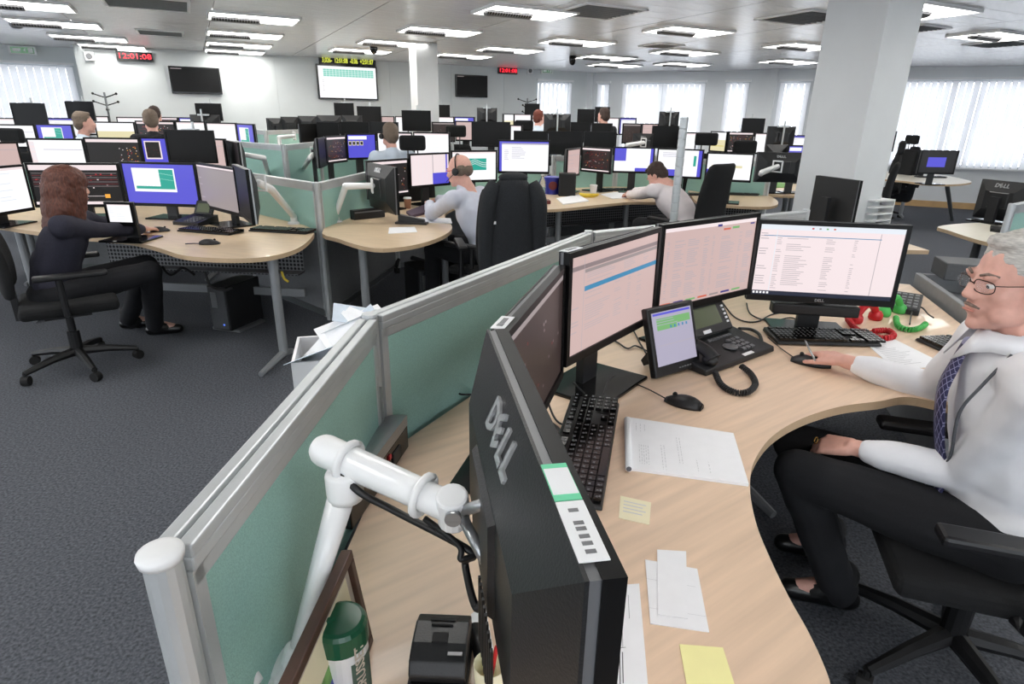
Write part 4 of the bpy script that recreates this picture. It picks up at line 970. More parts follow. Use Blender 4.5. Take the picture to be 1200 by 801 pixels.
def pxscreen(label, pts, h=None, **k):
    P = [dep(*q) for q in pts]; z = h or sum(p.z for p in P)/len(P); return screen_run(label, P, h=z, group='teal desk screens', **k)

# --- the woman's workstation
pxscreen('teal desk screen forming a corner between the woman and the bald man', [(283, 203, 5.3), (371, 214, 4.5), (458, 190, 6.1), (550, 192, 6.75), (640, 188, 7.35)])
W1 = [('tall white screen cut by the left edge beside the woman', -34, 196, 27, 193.5, 4.2, 4.6, 'white'), ('wide dark screen with red track lines behind the woman', 29, 192, 138, 189.5, 4.7, 4.8, 'mapwide'),
      ("blue screen with white and teal chart by the woman's hand", 140, 189, 228, 191, 4.8, 4.75, 'bluechart'), ('pale grey screen right of the blue chart screen', 229, 191, 279, 196, 4.75, 4.25, 'greychart')]
for l, *q in W1: mon2(l, *q, h=.345)
mon2("monitor turned edge-on with dark screen at the end of the woman's desk", 273, 190, 289, 201, 4.0, 3.62, None, stand=None, band='alu', h=.33)
wdk, wc = pxdesk("maple desk in front of the woman, with a curved right end", [(-60, 252), (20, 268), (95, 277), (150, 282), (185, 290), (215, 299), (260, 302.5), (305, 301.5), (338, 295), (358, 285), (368, 271), (352, 262), (300, 243), (200, 240), (60, 238), (-40, 236)], n=4)
P = at(345, 262); arm_small("white monitor arm on the woman's desk carrying the edge-on screen", P, dep(318, 222, 4.1), dep(303, 214, 3.95))
for x, y, fx, fy in ((318, 296, -.05, -.28), (20, 262, .1, -.2)):
    p = at(x, y); leg_on(wdk, wc, p.x, p.y, fx, fy)
def tray(root, c, a, b, z0=.42, z1=.66):         # perforated cable tray under a desk
    a, b = at(*a)-c, at(*b)-c; d = (b-a); L = d.length; d.normalize(); M = basis(d, V((-d.y, d.x, 0)), UPZ, V((a.x, a.y, 0)))
    mb = MB(); mb.box((L/2, 0, (z0+z1)/2), (L, .012, z1-z0)); mb.box((L/2, -.06, z0), (L, .12, .012)); o = mb.obj('cable_tray', 'perforated', root); o.matrix_basis = M
    mb = MB(); mb.box((L/2, -.03, z0-.16), (L, .03, .06)); mb.box((L/2, -.03, z1+.02), (L, .03, .03)); o = mb.obj('frame_beam', 'greyfoot', root); o.matrix_basis = M
tray(wdk, wc, (120, 262), (352, 270))
def pc_tower(label, P, yaw, w=.17, d=.36, h=.34, m='black', z=0):
    t = thing('computer_tower', label, 'computer', (P[0], P[1], z), yaw, 'computer towers under the desks')
    mb = MB(); mb.box((0, 0, h/2+.02), (w, d, h)); mb.obj('case', m, t, bevel=.006)
    mb = MB(); mb.box((0, -d/2-.004, h/2+.02), (w*.86, .01, h*.94)); mb.obj('front_panel', 'dkgrey', t, bevel=.003)
    mb = MB(); mb.box((-w*.15, -d/2-.011, h*.75), (w*.3, .004, h*.35)); mb.obj('drive_bay', 'silver', t)
    mb = MB(); mb.box((w*.2, -d/2-.011, h*.2), (.012, .004, .012)); mb.obj('power_light', 's_status', t)
    mb = MB(); mb.box((0, 0, .01), (w+.08, d*.8, .02)); mb.obj('foot', 'silver', t)
for i, (lab, pts, m_) in enumerate((("black cable dangling under the woman's desk near the computer tower", [(240, 318), (247, 335), (262, 340), (272, 337)], 'black'), ("thin yellow cable bunch under the woman's desk beside the tray", [(330, 318), (333, 326), (338, 330)], 'bananayellow'), ("black looped cable under the middle of the woman's desk", [(190, 312), (200, 322), (214, 314), (228, 322)], 'black'))):
    cable(lab, [at(x, y, .735)*0+dep(x, y, 4.25) for x, y in pts], .009, m_)
q = at(281, 381, 0); pc_tower("dark computer tower on the floor under the right end of the woman's desk", (q.x, q.y), -.3)
keyboard('black keyboard on the woman\'s desk beside her mouse', tuple(at(247, 271.5)), -.28, .46, .16)
keyboard("black keyboard at the right end of the woman's desk", tuple(at(331, 271)), -.2, .47, .15)
mouse("black mouse with its cable near the edge of the woman's desk", tuple(at(246, 286)), .2, k=1.1)
cable("thin red-black cable by the mouse on the woman's desk", [at(217, 285.5, .74), at(228, 285, .74), at(238, 285.5, .745)], .003, name='mouse_cable')
mouse("black mouse under the woman's hand", tuple(at(188, 271)), .4, k=1.1)
p = at(229, 262); t = thing('telephone', "black telephone with tilted display on the woman's desk", 'telephone', tuple(p), -.3)
mb = MB(); mb.hexa([V((-.12, -.1, 0)), V((.12, -.1, 0)), V((.12, .12, 0)), V((-.12, .12, 0))], [V((-.12, -.1, .025)), V((.12, -.1, .025)), V((.12, .12, .06)), V((-.12, .12, .06))]); mb.obj('body', 'darkplastic', t)
mb = MB(); mb.box((.02, .1, .11), (.17, .02, .11), Matrix.Rotation(-.5, 3, 'X')); mb.obj('display_head', 'darkplastic', t)
mb = MB(); mb.box((.02, .088, .112), (.12, .006, .075), Matrix.Rotation(-.5, 3, 'X')); mb.obj('display', 'lcdgreen', t)
mb = MB()
for i in range(4):
    for j in range(4): mb.box((-.02+j*.03, -.07+i*.03, .033+i*.005), (.02, .018, .008))
stuff(mb.obj('keys', 'bandgrey', t))
a, b = dep(121, 236.5, 3.95), dep(155, 236.5, 3.95); w = (b-a).length
t = monitor("small white tablet screen standing on the woman's desk", tuple((a+b)/2-V((0, 0, .155))), -.05, w, .155, 'white', stand='base', bulge=False)

# --- the bald man's workstation
mon2('monitor seen from behind with maker letters, left of the bald man', 434, 189, 465, 197.5, 5.05, 4.6, 'white', back=True, stand=None, logo_back=.05, h=.36)
B2 = [("dark and pink screen left of the bald man's face", 430, 193, 477.5, 181, 5.2, 5.6, 'darkmap'), ("pinkish and blue screen in front of the bald man's face", 479, 181.5, 526.5, 177, 5.6, 5.95, 'pinkblue'),
      ('white screen with teal wave chart behind the bald man', 528, 176.5, 582.5, 175.5, 5.75, 5.95, 'teal'), ('large white screen with purple border right of the teal wave chart', 583.5, 163.5, 645, 164.5, 6.0, 6.0, 'purplewhite')]
for l, *q in B2: mon2(l, *q)
bdk, bc = pxdesk('maple desk corner left of the bald man, with rounded front', [(379, 268), (398, 280), (438, 290.5), (482, 287.5), (516, 277.5), (530, 266), (521, 253), (530, 244), (560, 236), (588, 233), (591, 219), (560, 216), (470, 222), (425, 236)], n=4)
arm_small('white monitor arm left of the bald man, on the desk corner', at(394, 260), dep(405, 218, 4.75), dep(436, 217.5, 4.8))
for x, y, fx, fy in ((424, 283, .12, -.25), (520, 262, .2, .05)): p = at(x, y); leg_on(bdk, bc, p.x, p.y, fx, fy)
q = at(487, 372, 0); pc_tower('grey fronted computer tower under the bald man desk, in front', (q.x, q.y+.35), .5, z=0); pc_tower('second computer tower hanging higher under the bald man desk', (q.x+.2, q.y+.55), .5, z=.12)
def cup(label, P, r=.038, h=.1, m='kraft', name='paper_cup', m2='white'):
    t = thing(name, label, 'cup', tuple(P)); mb = MB(); mb.lathe((0, 0, 0), [(r*.75, 0), (r*.95, h*.9)], 16); mb.obj('cup_body', m, t, smooth=False)
    mb = MB(); mb.lathe((0, 0, h*.9), [(r*1.02, 0), (r*1.02, .008), (r*.9, .014)], 16); mb.obj('lid', m2, t)
cup('paper coffee cup with lid beside the bald man', at(478, 244, DZ), m='coffee')
p = at(483, 262); t = thing('desk_stapler', 'black stapler lying on the desk left of the bald man', 'stapler', tuple(p), -.1)
mb = MB(); mb.hexa([V((-.11, -.03, .0)), V((.11, -.03, 0)), V((.11, .03, 0)), V((-.11, .03, 0))], [V((-.11, -.025, .075)), V((.1, -.025, .04)), V((.1, .025, .04)), V((-.11, .025, .075))]); mb.obj('jaw', 'darkplastic', t, bevel=.006)
mb = MB(); mb.box((.0, -.01, .008), (.26, .07, .016)); mb.obj('base', 'black', t)
flat('paper_sheet', 'small white paper near the rounded desk edge left of the bald man', 'paper', [(456, 267), (486, 266), (489, 272), (455, 274)], 'paper', th=.004)
flat('paper_sheet', "white paper under the bald man's forearm", 'paper', [(490, 255), (528, 256), (530, 262), (492, 261)], 'paper', th=.004)
flat('paper_sheet', 'purple magazine on the desk before the bald man', 'magazine', [(476, 250), (508, 238), (512, 248), (482, 255)], 'purplemag', th=.02)
p = at(420, 258); t = thing('desk_unit', 'long black desk unit against the teal screen left of the bald man', 'device', tuple(p), .75); mb = MB(); mb.box((.12, .05, .04), (.3, .07, .08)); mb.obj('body', 'black', t, bevel=.008); mb = MB(); mb.box((.12, .014, .06), (.28, .004, .01)); mb.obj('trim_line', 'bandgrey', t)

# --- the right-hand man's workstation
R3 = [('narrow pinkish monitor turned sideways left of the track map screen', 665, 175, 680, 172.5, 6.75, 7.2, 'pink'), ('dark screen with coloured track map before the man bending down', 682, 172.5, 717, 172, 7.3, 6.95, 'darkmap'),
      ('blue and white screen beside the track map', 719.5, 172, 768, 172.5, 7.05, 7.0, 'bluewhite'), ('blue and white screen behind the bending man', 771, 173, 825.5, 175.5, 7.0, 6.8, 'tealedge'),
      ('white screen with yellow line and blue corner left of the big pillar', 829, 177, 884.5, 181, 6.3, 6.15, 'yellowdoc')]
for l, *q in R3: mon2(l, *q)
mon2('monitor back with maker letters on a white arm beside the big pillar', 888, 176.5, 942, 180, 6.0, 6.0, None, back=True, stand=None, logo_back=.035)
arm_small('white monitor arm holding the monitor back beside the big pillar', at(884, 218), dep(893, 202, 5.75), dep(911, 195, 5.85))
pxscreen('teal desk screen behind the bending man', [(648, 184, 7.4), (722, 182, 7.75), (800, 184, 7.6), (832, 186, 7.2), (905, 186, 7.0)])
rdk, rc_ = pxdesk('maple desk with red box and banana, in front of the bending man', [(600, 241), (618, 244), (650, 245), (700, 240), (740, 236.5), (790, 236), (792, 226), (800, 212), (730, 205), (670, 206), (620, 214), (596, 228)], n=4)
r2k, rc2 = pxdesk('maple desk end right of the empty black chair back, before the big pillar', [(812, 232), (828, 238), (880, 242), (907, 241), (911, 235), (895, 226), (870, 216), (830, 210), (806, 214)], n=4)
r4k, rc4 = pxdesk('maple desk beneath the monitor back beside the big pillar', [(874, 213), (905, 224), (938, 228), (975, 226), (985, 213), (930, 208), (888, 208)], n=4)
for x, y, fx, fy in ((655, 240, .05, -.3), (735, 232, -.2, 0)): p = at(x, y); leg_on(rdk, rc_, p.x, p.y, fx, fy)
p = at(890, 236); leg_on(r2k, rc2, p.x, p.y, .1, -.2); p = at(930, 218); leg_on(r4k, rc4, p.x, p.y, .1, -.2)
tray(rdk, rc_, (615, 232), (780, 224)); tray(r2k, rc2, (825, 226), (895, 229))
def blk(name, label, cat, px, py, size, m, yaw=0, bevel=.006, part='body', z=DZ): p = at(px, py, z); t = thing(name, label, cat, (p.x, p.y, z), yaw); mb = MB(); mb.box((0, 0, size[2]/2), size); mb.obj(part, m, t, bevel=bevel); return t
t = blk('red_box', 'dark red gadget box on the desk behind the black jacket', 'box', 633, 238, (.2, .14, .035), 'maroon', .1); mb = MB(); mb.box((-.02, .02, .055), (.08, .06, .04)); mb.obj('top_block', 'rubber', t)
t = blk('desk_speaker', 'black loudspeaker box standing on the desk beside the blue tin', 'speaker', 664, 229, (.19, .17, .25), 'black', -.05); mb = MB(); mb.box((0, -.087, .125), (.16, .004, .22)); mb.obj('grille', 'rubber', t)
p = at(647, 227); t = thing('sweet_tub', 'blue tub beside the black loudspeaker box', 'tub', tuple(p)); mb = MB(); mb.lathe((0, 0, 0), [(.08, 0), (.095, .17)], 18); mb.obj('tub_body', 'blueitem', t); mb = MB(); mb.lathe((0, 0, .17), [(.1, 0), (.1, .02), (.06, .03)], 18); mb.obj('lid', 'blueitem', t); mb = MB(); mb.ell((0, -.088, .1), (.05, .012, .05)); mb.obj('tub_label', 'orangelabel', t) if False else mb.obj('tub_label', 'maroon', t)
p = at(635, 228); t = thing('water_bottle', 'clear water bottle left of the blue tub', 'bottle', tuple(p)); mb = MB(); mb.lathe((0, 0, 0), [(.035, 0), (.04, .02), (.04, .14), (.015, .19), (.015, .21)], 16); mb.obj('bottle_body', 'clear', t, smooth=True); mb = MB(); mb.lathe((0, 0, .21), [(.017, 0), (.017, .02)], 12); mb.obj('cap', 'white', t)
p = at(690, 231); t = thing('banana', 'yellow banana on the desk in front of the white mug', 'fruit', tuple(p+V((0, 0, .02)))); mb = MB(); mb.tube([V((-.11, .02, .02)), V((-.09, .005, .01)), V((-.04, -.015, 0)), V((.03, -.015, 0)), V((.09, .01, .005)), V((.115, .03, .012))], [.006, .018, .024, .024, .017, .006], 8); mb.obj('fruit', 'bananayellow', t, smooth=True)
cup('white mug behind the banana', at(695, 228), .045, .11, 'white', 'mug')
flat('paper_sheet', 'white paper on the desk between loudspeaker box and edge', 'paper', [(652, 233), (678, 229), (690, 236), (660, 240)], 'paper', th=.01)
flat('paper_sheet', 'white paper under the arm of the bending man', 'paper', [(704, 228), (730, 224), (740, 232), (718, 233)], 'paper', th=.006)
keyboard('black keyboard before the bending man', tuple(at(720, 223)), .15, .5, .17)
keyboard('black keyboard below the screen with the yellow line', tuple(at(862, 228)), -.12, .5, .15)
keyboard('short black keyboard beside the empty chair back', tuple(at(824, 229)), -.2, .35, .13)
mouse('black mouse on the desk end before the big pillar', tuple(at(846, 232)), .2, k=1.2)
for x, y, w, m, l in ((911, 214, .3, 'leafgreen', 'green leafy magazine on the desk beside the big pillar'), (926, 216, .1, 's_lav', None)):
    if l: flat('magazine', l, 'magazine', [(x-8, y-3), (x+10, y-4), (x+12, y+6), (x-6, y+6)], m, th=.012)
# pole for cables
p = dep(803, 129, 3.95); t = thing('cable_pole', 'tall silver segmented cable pole behind the nearest desk', 'pole', (p.x, p.y, 0))
mb = MB(); n = int(p.z/.06)
pr = []
for i in range(n): pr += [(.0245, i*.06+.002), (.027, i*.06+.006), (.027, i*.06+.054), (.0245, i*.06+.058)]
mb.lathe((0, 0, 0), pr, 16); mb.obj('segments', 'alu', t); mb = MB(); mb.lathe((0, 0, n*.06-.002), [(.028, 0), (.028, .015), (.02, .018)], 16); mb.obj('cap', 'alu', t); mb = MB(); mb.lathe((0, 0, 0), [(.12, 0), (.12, .012), (.04, .02)], 18); mb.obj('base', 'aludark', t)

# --- rows behind: (label, xL, yL, xR, yR, DL, DR, screen)
def row(entries, desk=None, scrn=None, **k):
    cs = []
    for e in entries:
        t, c = mon2(e[0], *e[1:8], **k, **(e[8] if len(e) > 8 else {})); cs.append(c)
    if desk: strip_desk(desk, cs)
    if scrn: 
        a, b = cs[0], cs[-1]; off_ = [V((q.x, q.y, 0)).normalized()*.34 for q in (a, b)]
        screen_run(scrn, [a+off_[0], b+off_[1]], h=1.08, group='teal desk screens')
row([('white screen at the left edge, second row behind the woman', -40, 168, 20, 165, 5.3, 5.6, 'pink'), ('white screen with thin lines, just above the woman', 30, 162.5, 97, 161.5, 5.65, 5.7, 'whitelines'),
     ('black screen with red and white dots, above the wide track screen', 97.5, 162, 162.5, 160, 5.7, 5.75, 'darkdots'), ('blue screen with small black window, left of the tilted black monitor', 163, 160, 210, 161, 5.75, 5.8, 'blueblack'),
     ('narrow pink screen right of the tilted black monitor', 238, 161.5, 262.5, 162.5, 5.8, 5.7, 'pink')], 'long maple desk behind the woman', 'teal desk screen behind the second row at left')
mon2('dark monitor seen at an angle beside the narrow pink screen', 262.5, 162.5, 279, 168.5, 6.0, 5.5, None, band='alu')
mon2('switched-off black monitor tilted above the blue chart screen', 191.5, 152, 249, 152.5, 5.5, 5.5, None, stand='pole')
arm_small('white monitor arm by the second teal corner', at(318, 219), dep(309, 185, 6.25), dep(283, 180.5, 6.2))
row([('white screen at the far left, third row', -8, 146, 39.5, 145, 7.5, 7.6, 'whitelines'), ('blue screen with pale chart beside the empty chair at far left', 40.5, 145, 84, 145.5, 7.6, 7.6, 'bluechart'),
     ('cream screen right of the grey-haired man at far left', 110, 142.5, 157, 142.5, 7.7, 7.8, 'cream'), ('dark track map screen behind the woman with light hair', 158, 141.5, 204, 141.5, 7.8, 7.8, 'darkmap'),
     ('white screen left of the black monitor on the white pole', 205, 142, 240, 142, 7.8, 7.8, 'white'), ('white screen right of the black monitor on the white pole', 241, 143, 276.5, 144, 7.8, 7.7, 'white')], 'long maple desk in the third row at left', 'teal desk screen behind the third row at left')
mon2('dark blue screen at an angle at the right end of the third row', 277, 144, 296.5, 145.5, 7.6, 7.2, 'bluechart')
row([('white screen at far left, fourth row', -4, 138.5, 50, 138, 9.3, 9.4, 'white'), ('white and purple screen at far left, fourth row', 51.5, 138, 91, 138, 9.4, 9.5, 'purplewhite'), ('pale screen above the grey-haired man at far left', 92.5, 135.5, 127, 136, 9.5, 9.6, 'white'),
     ('white screen left of the dark head in the fourth row', 136, 137, 170.5, 137, 9.8, 9.9, 'white'), ('dark screen behind the dark head in the fourth row', 172, 137, 208, 137, 9.9, 9.9, 'darkmap'), ('purple screen at the right end of the fourth row', 209, 137, 240, 138, 9.9, 9.8, 'bluewin')], 'long maple desk in the fourth row at left')
for l, *q in [('black monitor on a pole before the left window, left one', 11, 120.5, 50.5, 120.5, 8.6, 8.6), ('black monitor on a pole before the left window, right one', 75.5, 118.5, 107.5, 118.5, 9.4, 9.4),
              ('black monitor on a pole under the left wall television', 228, 120.5, 258.5, 121.5, 10.6, 10.6), ('black monitor back on a thick white pole, below the left wall television', 223, 133.5, 257.5, 135, 8.2, 8.2)]:
    mon2(l, *q, None if 'back' not in l else 'white', back='back' in l, stand='pole')
# dark backs in the middle
row([('dark switched-off monitor at the left end of the far middle row', 312, 138.5, 328, 138, 9.6, 9.8, None), ('dark switched-off monitor, second in the far middle row', 328.5, 137, 349, 136.5, 9.9, 10, None), ('dark switched-off monitor, third in the far middle row', 349.5, 136, 371, 135.5, 10, 10, None),
     ('dark monitor back under the lit wall screen', 371.5, 135, 400, 135, 10, 10, 'white'), ('dark monitor back right of the thin white pole', 401, 135, 424, 135, 10, 10, 'white')], 'maple desk of the far middle row', 'teal desk screen of the far middle row', back=True)
row([('black switched-off monitor at the left end of the near middle row', 351, 146, 370, 144, 7.6, 8.0, None), ('black switched-off monitor, second in the near middle row', 370.5, 143.5, 397.5, 143, 8, 8.1, None), ('black switched-off monitor, third in the near middle row', 398, 143, 432, 142.5, 8.1, 8.1, None), ('black switched-off monitor at the right end of the near middle row', 432.5, 142.5, 466, 143, 8.1, 8.0, None)], 'maple desk of the near middle row')
for l, *q in [('small black monitor on a thin pole under the lit wall screen', 391, 120.5, 414, 120.5, 11, 11), ('black monitor below the right corner of the lit wall screen', 418, 124.5, 446, 124.5, 10.5, 10.5), ('black monitor in front of the slim pillar', 470.5, 129, 504.5, 129.5, 8.8, 8.8),
              ('small black monitor just right of the slim pillar', 507, 122.5, 527, 123, 12, 12), ('black monitor on a white pole under the small wall television', 559, 126, 582.5, 126.5, 11, 11), ('small black monitor below the small red clock', 615, 121, 632.5, 121.5, 12.3, 12.3), ('black monitor back with clip on top, before the corner window', 637.5, 132.5, 669, 134, 9.2, 9.2),
              ('black monitor on a pole, left one near the far corner', 677, 127.5, 697, 128, 11.5, 11.5), ('black monitor on a pole, right one near the far corner', 697.5, 125, 715, 125.5, 12.2, 12.2), ('black monitor with tall clamp left of the silver cable pole', 773, 130.5, 796, 131, 10, 10),
              ('black monitor on a pole between the two right windows', 871, 138, 897, 139, 10, 10), ('black monitor seen from behind right of the window near the pillar', 900, 147.5, 932, 148.5, 8, 8)]:
    w = 'white pole' in l or 'back' in l or 'tall clamp' in l or 'from behind' in l
    mon2(l, *q, 'white' if w else None, back=w, stand='pole')
row([('pinkish screen left of the slim pillar', 446.5, 136, 462, 136, 10.8, 10.8, 'pink'), ('white screen behind the monitor at the slim pillar', 463, 136, 478, 136, 10.8, 10.8, 'white'), ('pale green screen right of the slim pillar', 508, 136.5, 532, 136.5, 10.8, 10.8, 'white'), ('purple screen left of the monitor on the white pole', 532.5, 136.5, 556, 137, 10.8, 10.6, 'bluewin')], 'maple desk beyond the slim pillar')
row([('dark screen right of the slim pillar, nearer row', 506, 143, 533, 142.5, 9, 9.1, 'dark'), ('pinkish screen behind the empty headrest right of the slim pillar', 533.5, 142, 556, 141.5, 9.1, 9.1, 'pink')], 'maple desk right of the slim pillar')
pxdesk('maple desk end behind the second teal corner', [(280, 216), (300, 222), (322, 222), (330, 215), (322, 205), (290, 205)])
qf = dep(328, 170, 8.0); fk, fkc = desk_top('desk', 'maple desk end behind the far teal corner', 'desk', [V((qf.x+a, qf.y+b, 0)) for a, b in ((-.6, -.2), (.3, -.25), (.7, .1), (.6, .5), (-.6, .5))], 'woodb', group='maple desks'); leg_on(fk, fkc, qf.x-.3, qf.y+.1, .0, -.2); leg_on(fk, fkc, qf.x+.4, qf.y+.15, .0, -.2)
row([('edge-on dark monitor left of the man with headset', 371.5, 161.5, 380.5, 161, 6.0, 6.4, None), ('dark track map screen left of the blue screen, middle', 381, 161, 404.5, 157, 6.45, 6.85, 'darkmap'), ('blue screen with four small pictures, middle', 405, 157, 440, 155.5, 6.85, 7.05, 'bluewin'),
     ('white screen behind the grey-haired man with headset', 441, 155, 483, 154.5, 7.05, 7.1, 'white'), ('white screen behind the empty headrest', 484, 154.5, 527, 155, 7.1, 7.05, 'white')], None, None)
p4 = pxdesk('maple desk before the grey-haired man with headset', [(340, 212), (352, 216), (372, 219), (405, 216), (440, 209), (500, 204), (530, 203), (528, 192), (450, 189), (400, 192), (365, 200)], n=4)
pxscreen('teal desk screen corner left of the dark monitor backs', [(278, 170, 7.2), (333, 172, 6.5), (372, 163, 7.5), (440, 164, 7.7), (530, 164, 7.7)])
pxscreen('small far teal desk screen corner beyond the others', [(296, 151.5, 9.4), (311, 155, 8.9), (350, 149, 9.8)])
arm_small('white monitor arm beside the dark edge-on monitor, middle', at(352, 211), dep(363, 185, 6.1), dep(370, 178, 6.3))
arm_small('small far white monitor arm left of the dark backs', V((qf.x, qf.y, .735)), dep(327, 161, 8.0), dep(345, 159, 8.1))
row([('cream screen below the small red clock', 590, 133.5, 602, 133, 10.6, 10.9, 'cream'), ('white screen behind the red-haired woman', 602.5, 133, 623, 134, 10.9, 10.8, 'white'), ('white screen right of the red-haired woman', 623.5, 134, 640, 134.5, 10.8, 10.7, 'white')], 'maple desk of the red-haired woman')
mon2('switched-off black monitor above the teal wave chart', 552.5, 141.5, 598, 143.5, 7.3, 7.3, None)
mon2('white screen right of the switched-off black monitor', 598, 145.5, 612, 147, 8.6, 8.5, 'white')
row([('black switched-off monitor left in the row above the white and purple screen', 602, 153, 642.5, 153.5, 7.8, 7.8, None), ('black switched-off monitor in the middle of the row above the teal panel', 643, 153.5, 684, 154, 7.8, 7.8, None), ('black switched-off monitor right in the row above the track map', 685, 153.5, 723, 155, 7.8, 7.8, None)], 'maple desk under three black monitors')
row([('long black switched-off monitor below the far corner monitors', 669, 142.5, 693, 143.5, 9, 9, None), ('black switched-off monitor left of the dark-haired person', 693.5, 143.5, 718, 145, 9, 9, None)], 'maple desk below the far corner')
row([('white screen behind the dark-haired person', 700, 137, 726, 138, 10.5, 10.5, 'white'), ('purple screen right of the dark-haired person', 726.5, 137.5, 746, 138, 10.5, 10.4, 'purplewhite')], 'maple desk of the dark-haired person')
row([('dark monitor left of the pink screen at right', 730, 144.5, 752, 144.5, 9, 9, 'dark'), ('pink screen left of the black monitor with clamp', 752.5, 144.5, 772, 145, 9, 9, 'pink')], 'maple desk behind the black chair at right')
mon2('monitor back with tiny maker letters left of the tilted black monitor', 742, 155.5, 765.5, 157, 7.8, 7.8, None, back=True, logo_back=.025)
mon2('switched-off black monitor left of the silver cable pole', 765, 147, 798, 147.5, 8.0, 8.0, None)
arm_small('white monitor arm below the tiny-lettered monitor back', at(732, 196), dep(735, 170, 7.6), dep(754, 167, 7.7))
row([('cream screen with yellow bar below the right windows', 833.5, 153.5, 853, 154, 8.8, 8.5, 'cream'), ('dark screen with red dots below the right windows', 854, 154, 884, 154.5, 8.5, 8.5, 'darkmap'), ('white screen left of the black monitor near the pillar', 885, 155, 908, 156, 8.5, 8.4, 'white'), ('white and purple screen beside the big pillar', 925, 158, 948, 158.5, 8.4, 8.4, 'purplewhite')], 'maple desk below the right windows')
t, c = mon2('white screen right of the silver cable pole', 800, 154.5, 817, 155, 7.8, 7.8, 'white'); strip_desk('maple desk behind the silver cable pole', [c-V((.5, 0, 0)), c+V((.35, 0, 0))], .25, .3)
t, cA = mon2('blue screen touching the big pillar', 924, 169.5, 948, 170.5, 7.2, 7.2, 'bluewin'); t, cB = mon2('grey monitor back left of the blue screen at the pillar', 897, 169, 922.5, 169.5, 7.3, 7.3, None, back=True); strip_desk('maple desk under the blue screen touching the big pillar', [cB-V((.2, 0, 0)), cA+V((.25, 0, 0))], .22, .26)
mon2('matte black monitor back in front of the big pillar', 959, 209, 1011.5, 207.5, 4.6, 4.2, None, back=True, h=.34, bulge=False)
q = dep(985, 235, 4.4); nd, nc = desk_top('desk', 'desk at the foot of the big pillar behind the near screens', 'desk', [V((q.x-.7, q.y-.35, 0)), V((q.x+.5, q.y-.35, 0)), V((q.x+.5, q.y+.1, 0)), V((q.x-.7, q.y+.3, 0))], 'woodb', group='maple desks'); leg_on(nd, nc, q.x-.5, q.y-.1, .1, -.1); leg_on(nd, nc, q.x+.35, q.y-.1, .1, -.1)
# right-hand tables
tb, tc = pxdesk('pale table with a blue-square screen by the right windows', [(1026, 208), (1060, 212), (1085, 215), (1115, 216), (1138, 213.5), (1130, 210), (1105, 205), (1070, 202), (1028, 201)], 'palewood', n=5)
p = at(1110, 211); mb = MB(); f = at(1115, 259, 0); mb.tube([(p.x-tc.x, p.y-tc.y, DZ-.03), (f.x-tc.x, f.y-tc.y, .03)], [.035, .026], 12); mb.lathe((f.x-tc.x, f.y-tc.y, 0), [(.03, 0), (.03, .03)], 12); mb.obj('leg', 'aludark', tb)
p = at(1066, 205); leg_on(tb, tc, p.x, p.y, 0, -.1)
t, c = mon2('black screen showing a blue square, on the pale table', 1081, 174, 1124, 178, 8.6, 8.6, 'bluesquare', h=.33)
keyboard('grey keyboard under the blue-square screen', tuple(at(1090, 208)), .0, .45, .15)
t2, tc2 = pxdesk('pale rounded table end at right, beyond the near screens', [(1100, 265), (1112, 270), (1150, 282), (1200, 292), (1260, 300), (1260, 268), (1200, 262), (1140, 261)], 'palewood', n=5)
p = at(1150, 270); leg_on(t2, tc2, p.x, p.y, -.1, -.2, m='dkgrey'); p = at(1225, 282); leg_on(t2, tc2, p.x, p.y, -.1, -.2, m='dkgrey')
flat('keyboard_tray', 'thin dark keyboard lying on the pale rounded table end', 'keyboard', [(1160, 267), (1184, 270), (1183, 275), (1160, 271)], 'black', th=.025)
mon2('monitor back with maker letters at the right edge of the picture', 1154, 210, 1212, 214.5, 5.5, 5.1, None, back=True, logo_back=.05, h=.34)
pxscreen('teal desk screen cut by the right edge of the picture', [(1188, 233, 3.9), (1250, 232, 4.6)])
a = dep(1187, 232, 3.88); 
mon2('thin dark monitor standing before the right window', 1041, 153.5, 1051, 153.5, 9.35, 8.95, None, back=True, stand='pole', deskz=0)
t = blk('paper_tray', 'white stacked paper trays at the foot of the big pillar', 'tray', 1012, 262, (.26, .3, .02), 'white', .45, z=.735)
for k in range(4): mb = MB(); mb.box((0, 0, .05+.055*k), (.26, .3, .012)); mb.box((.125, 0, .025+.055*k), (.01, .3, .05)); mb.obj('shelf', 'white', t)

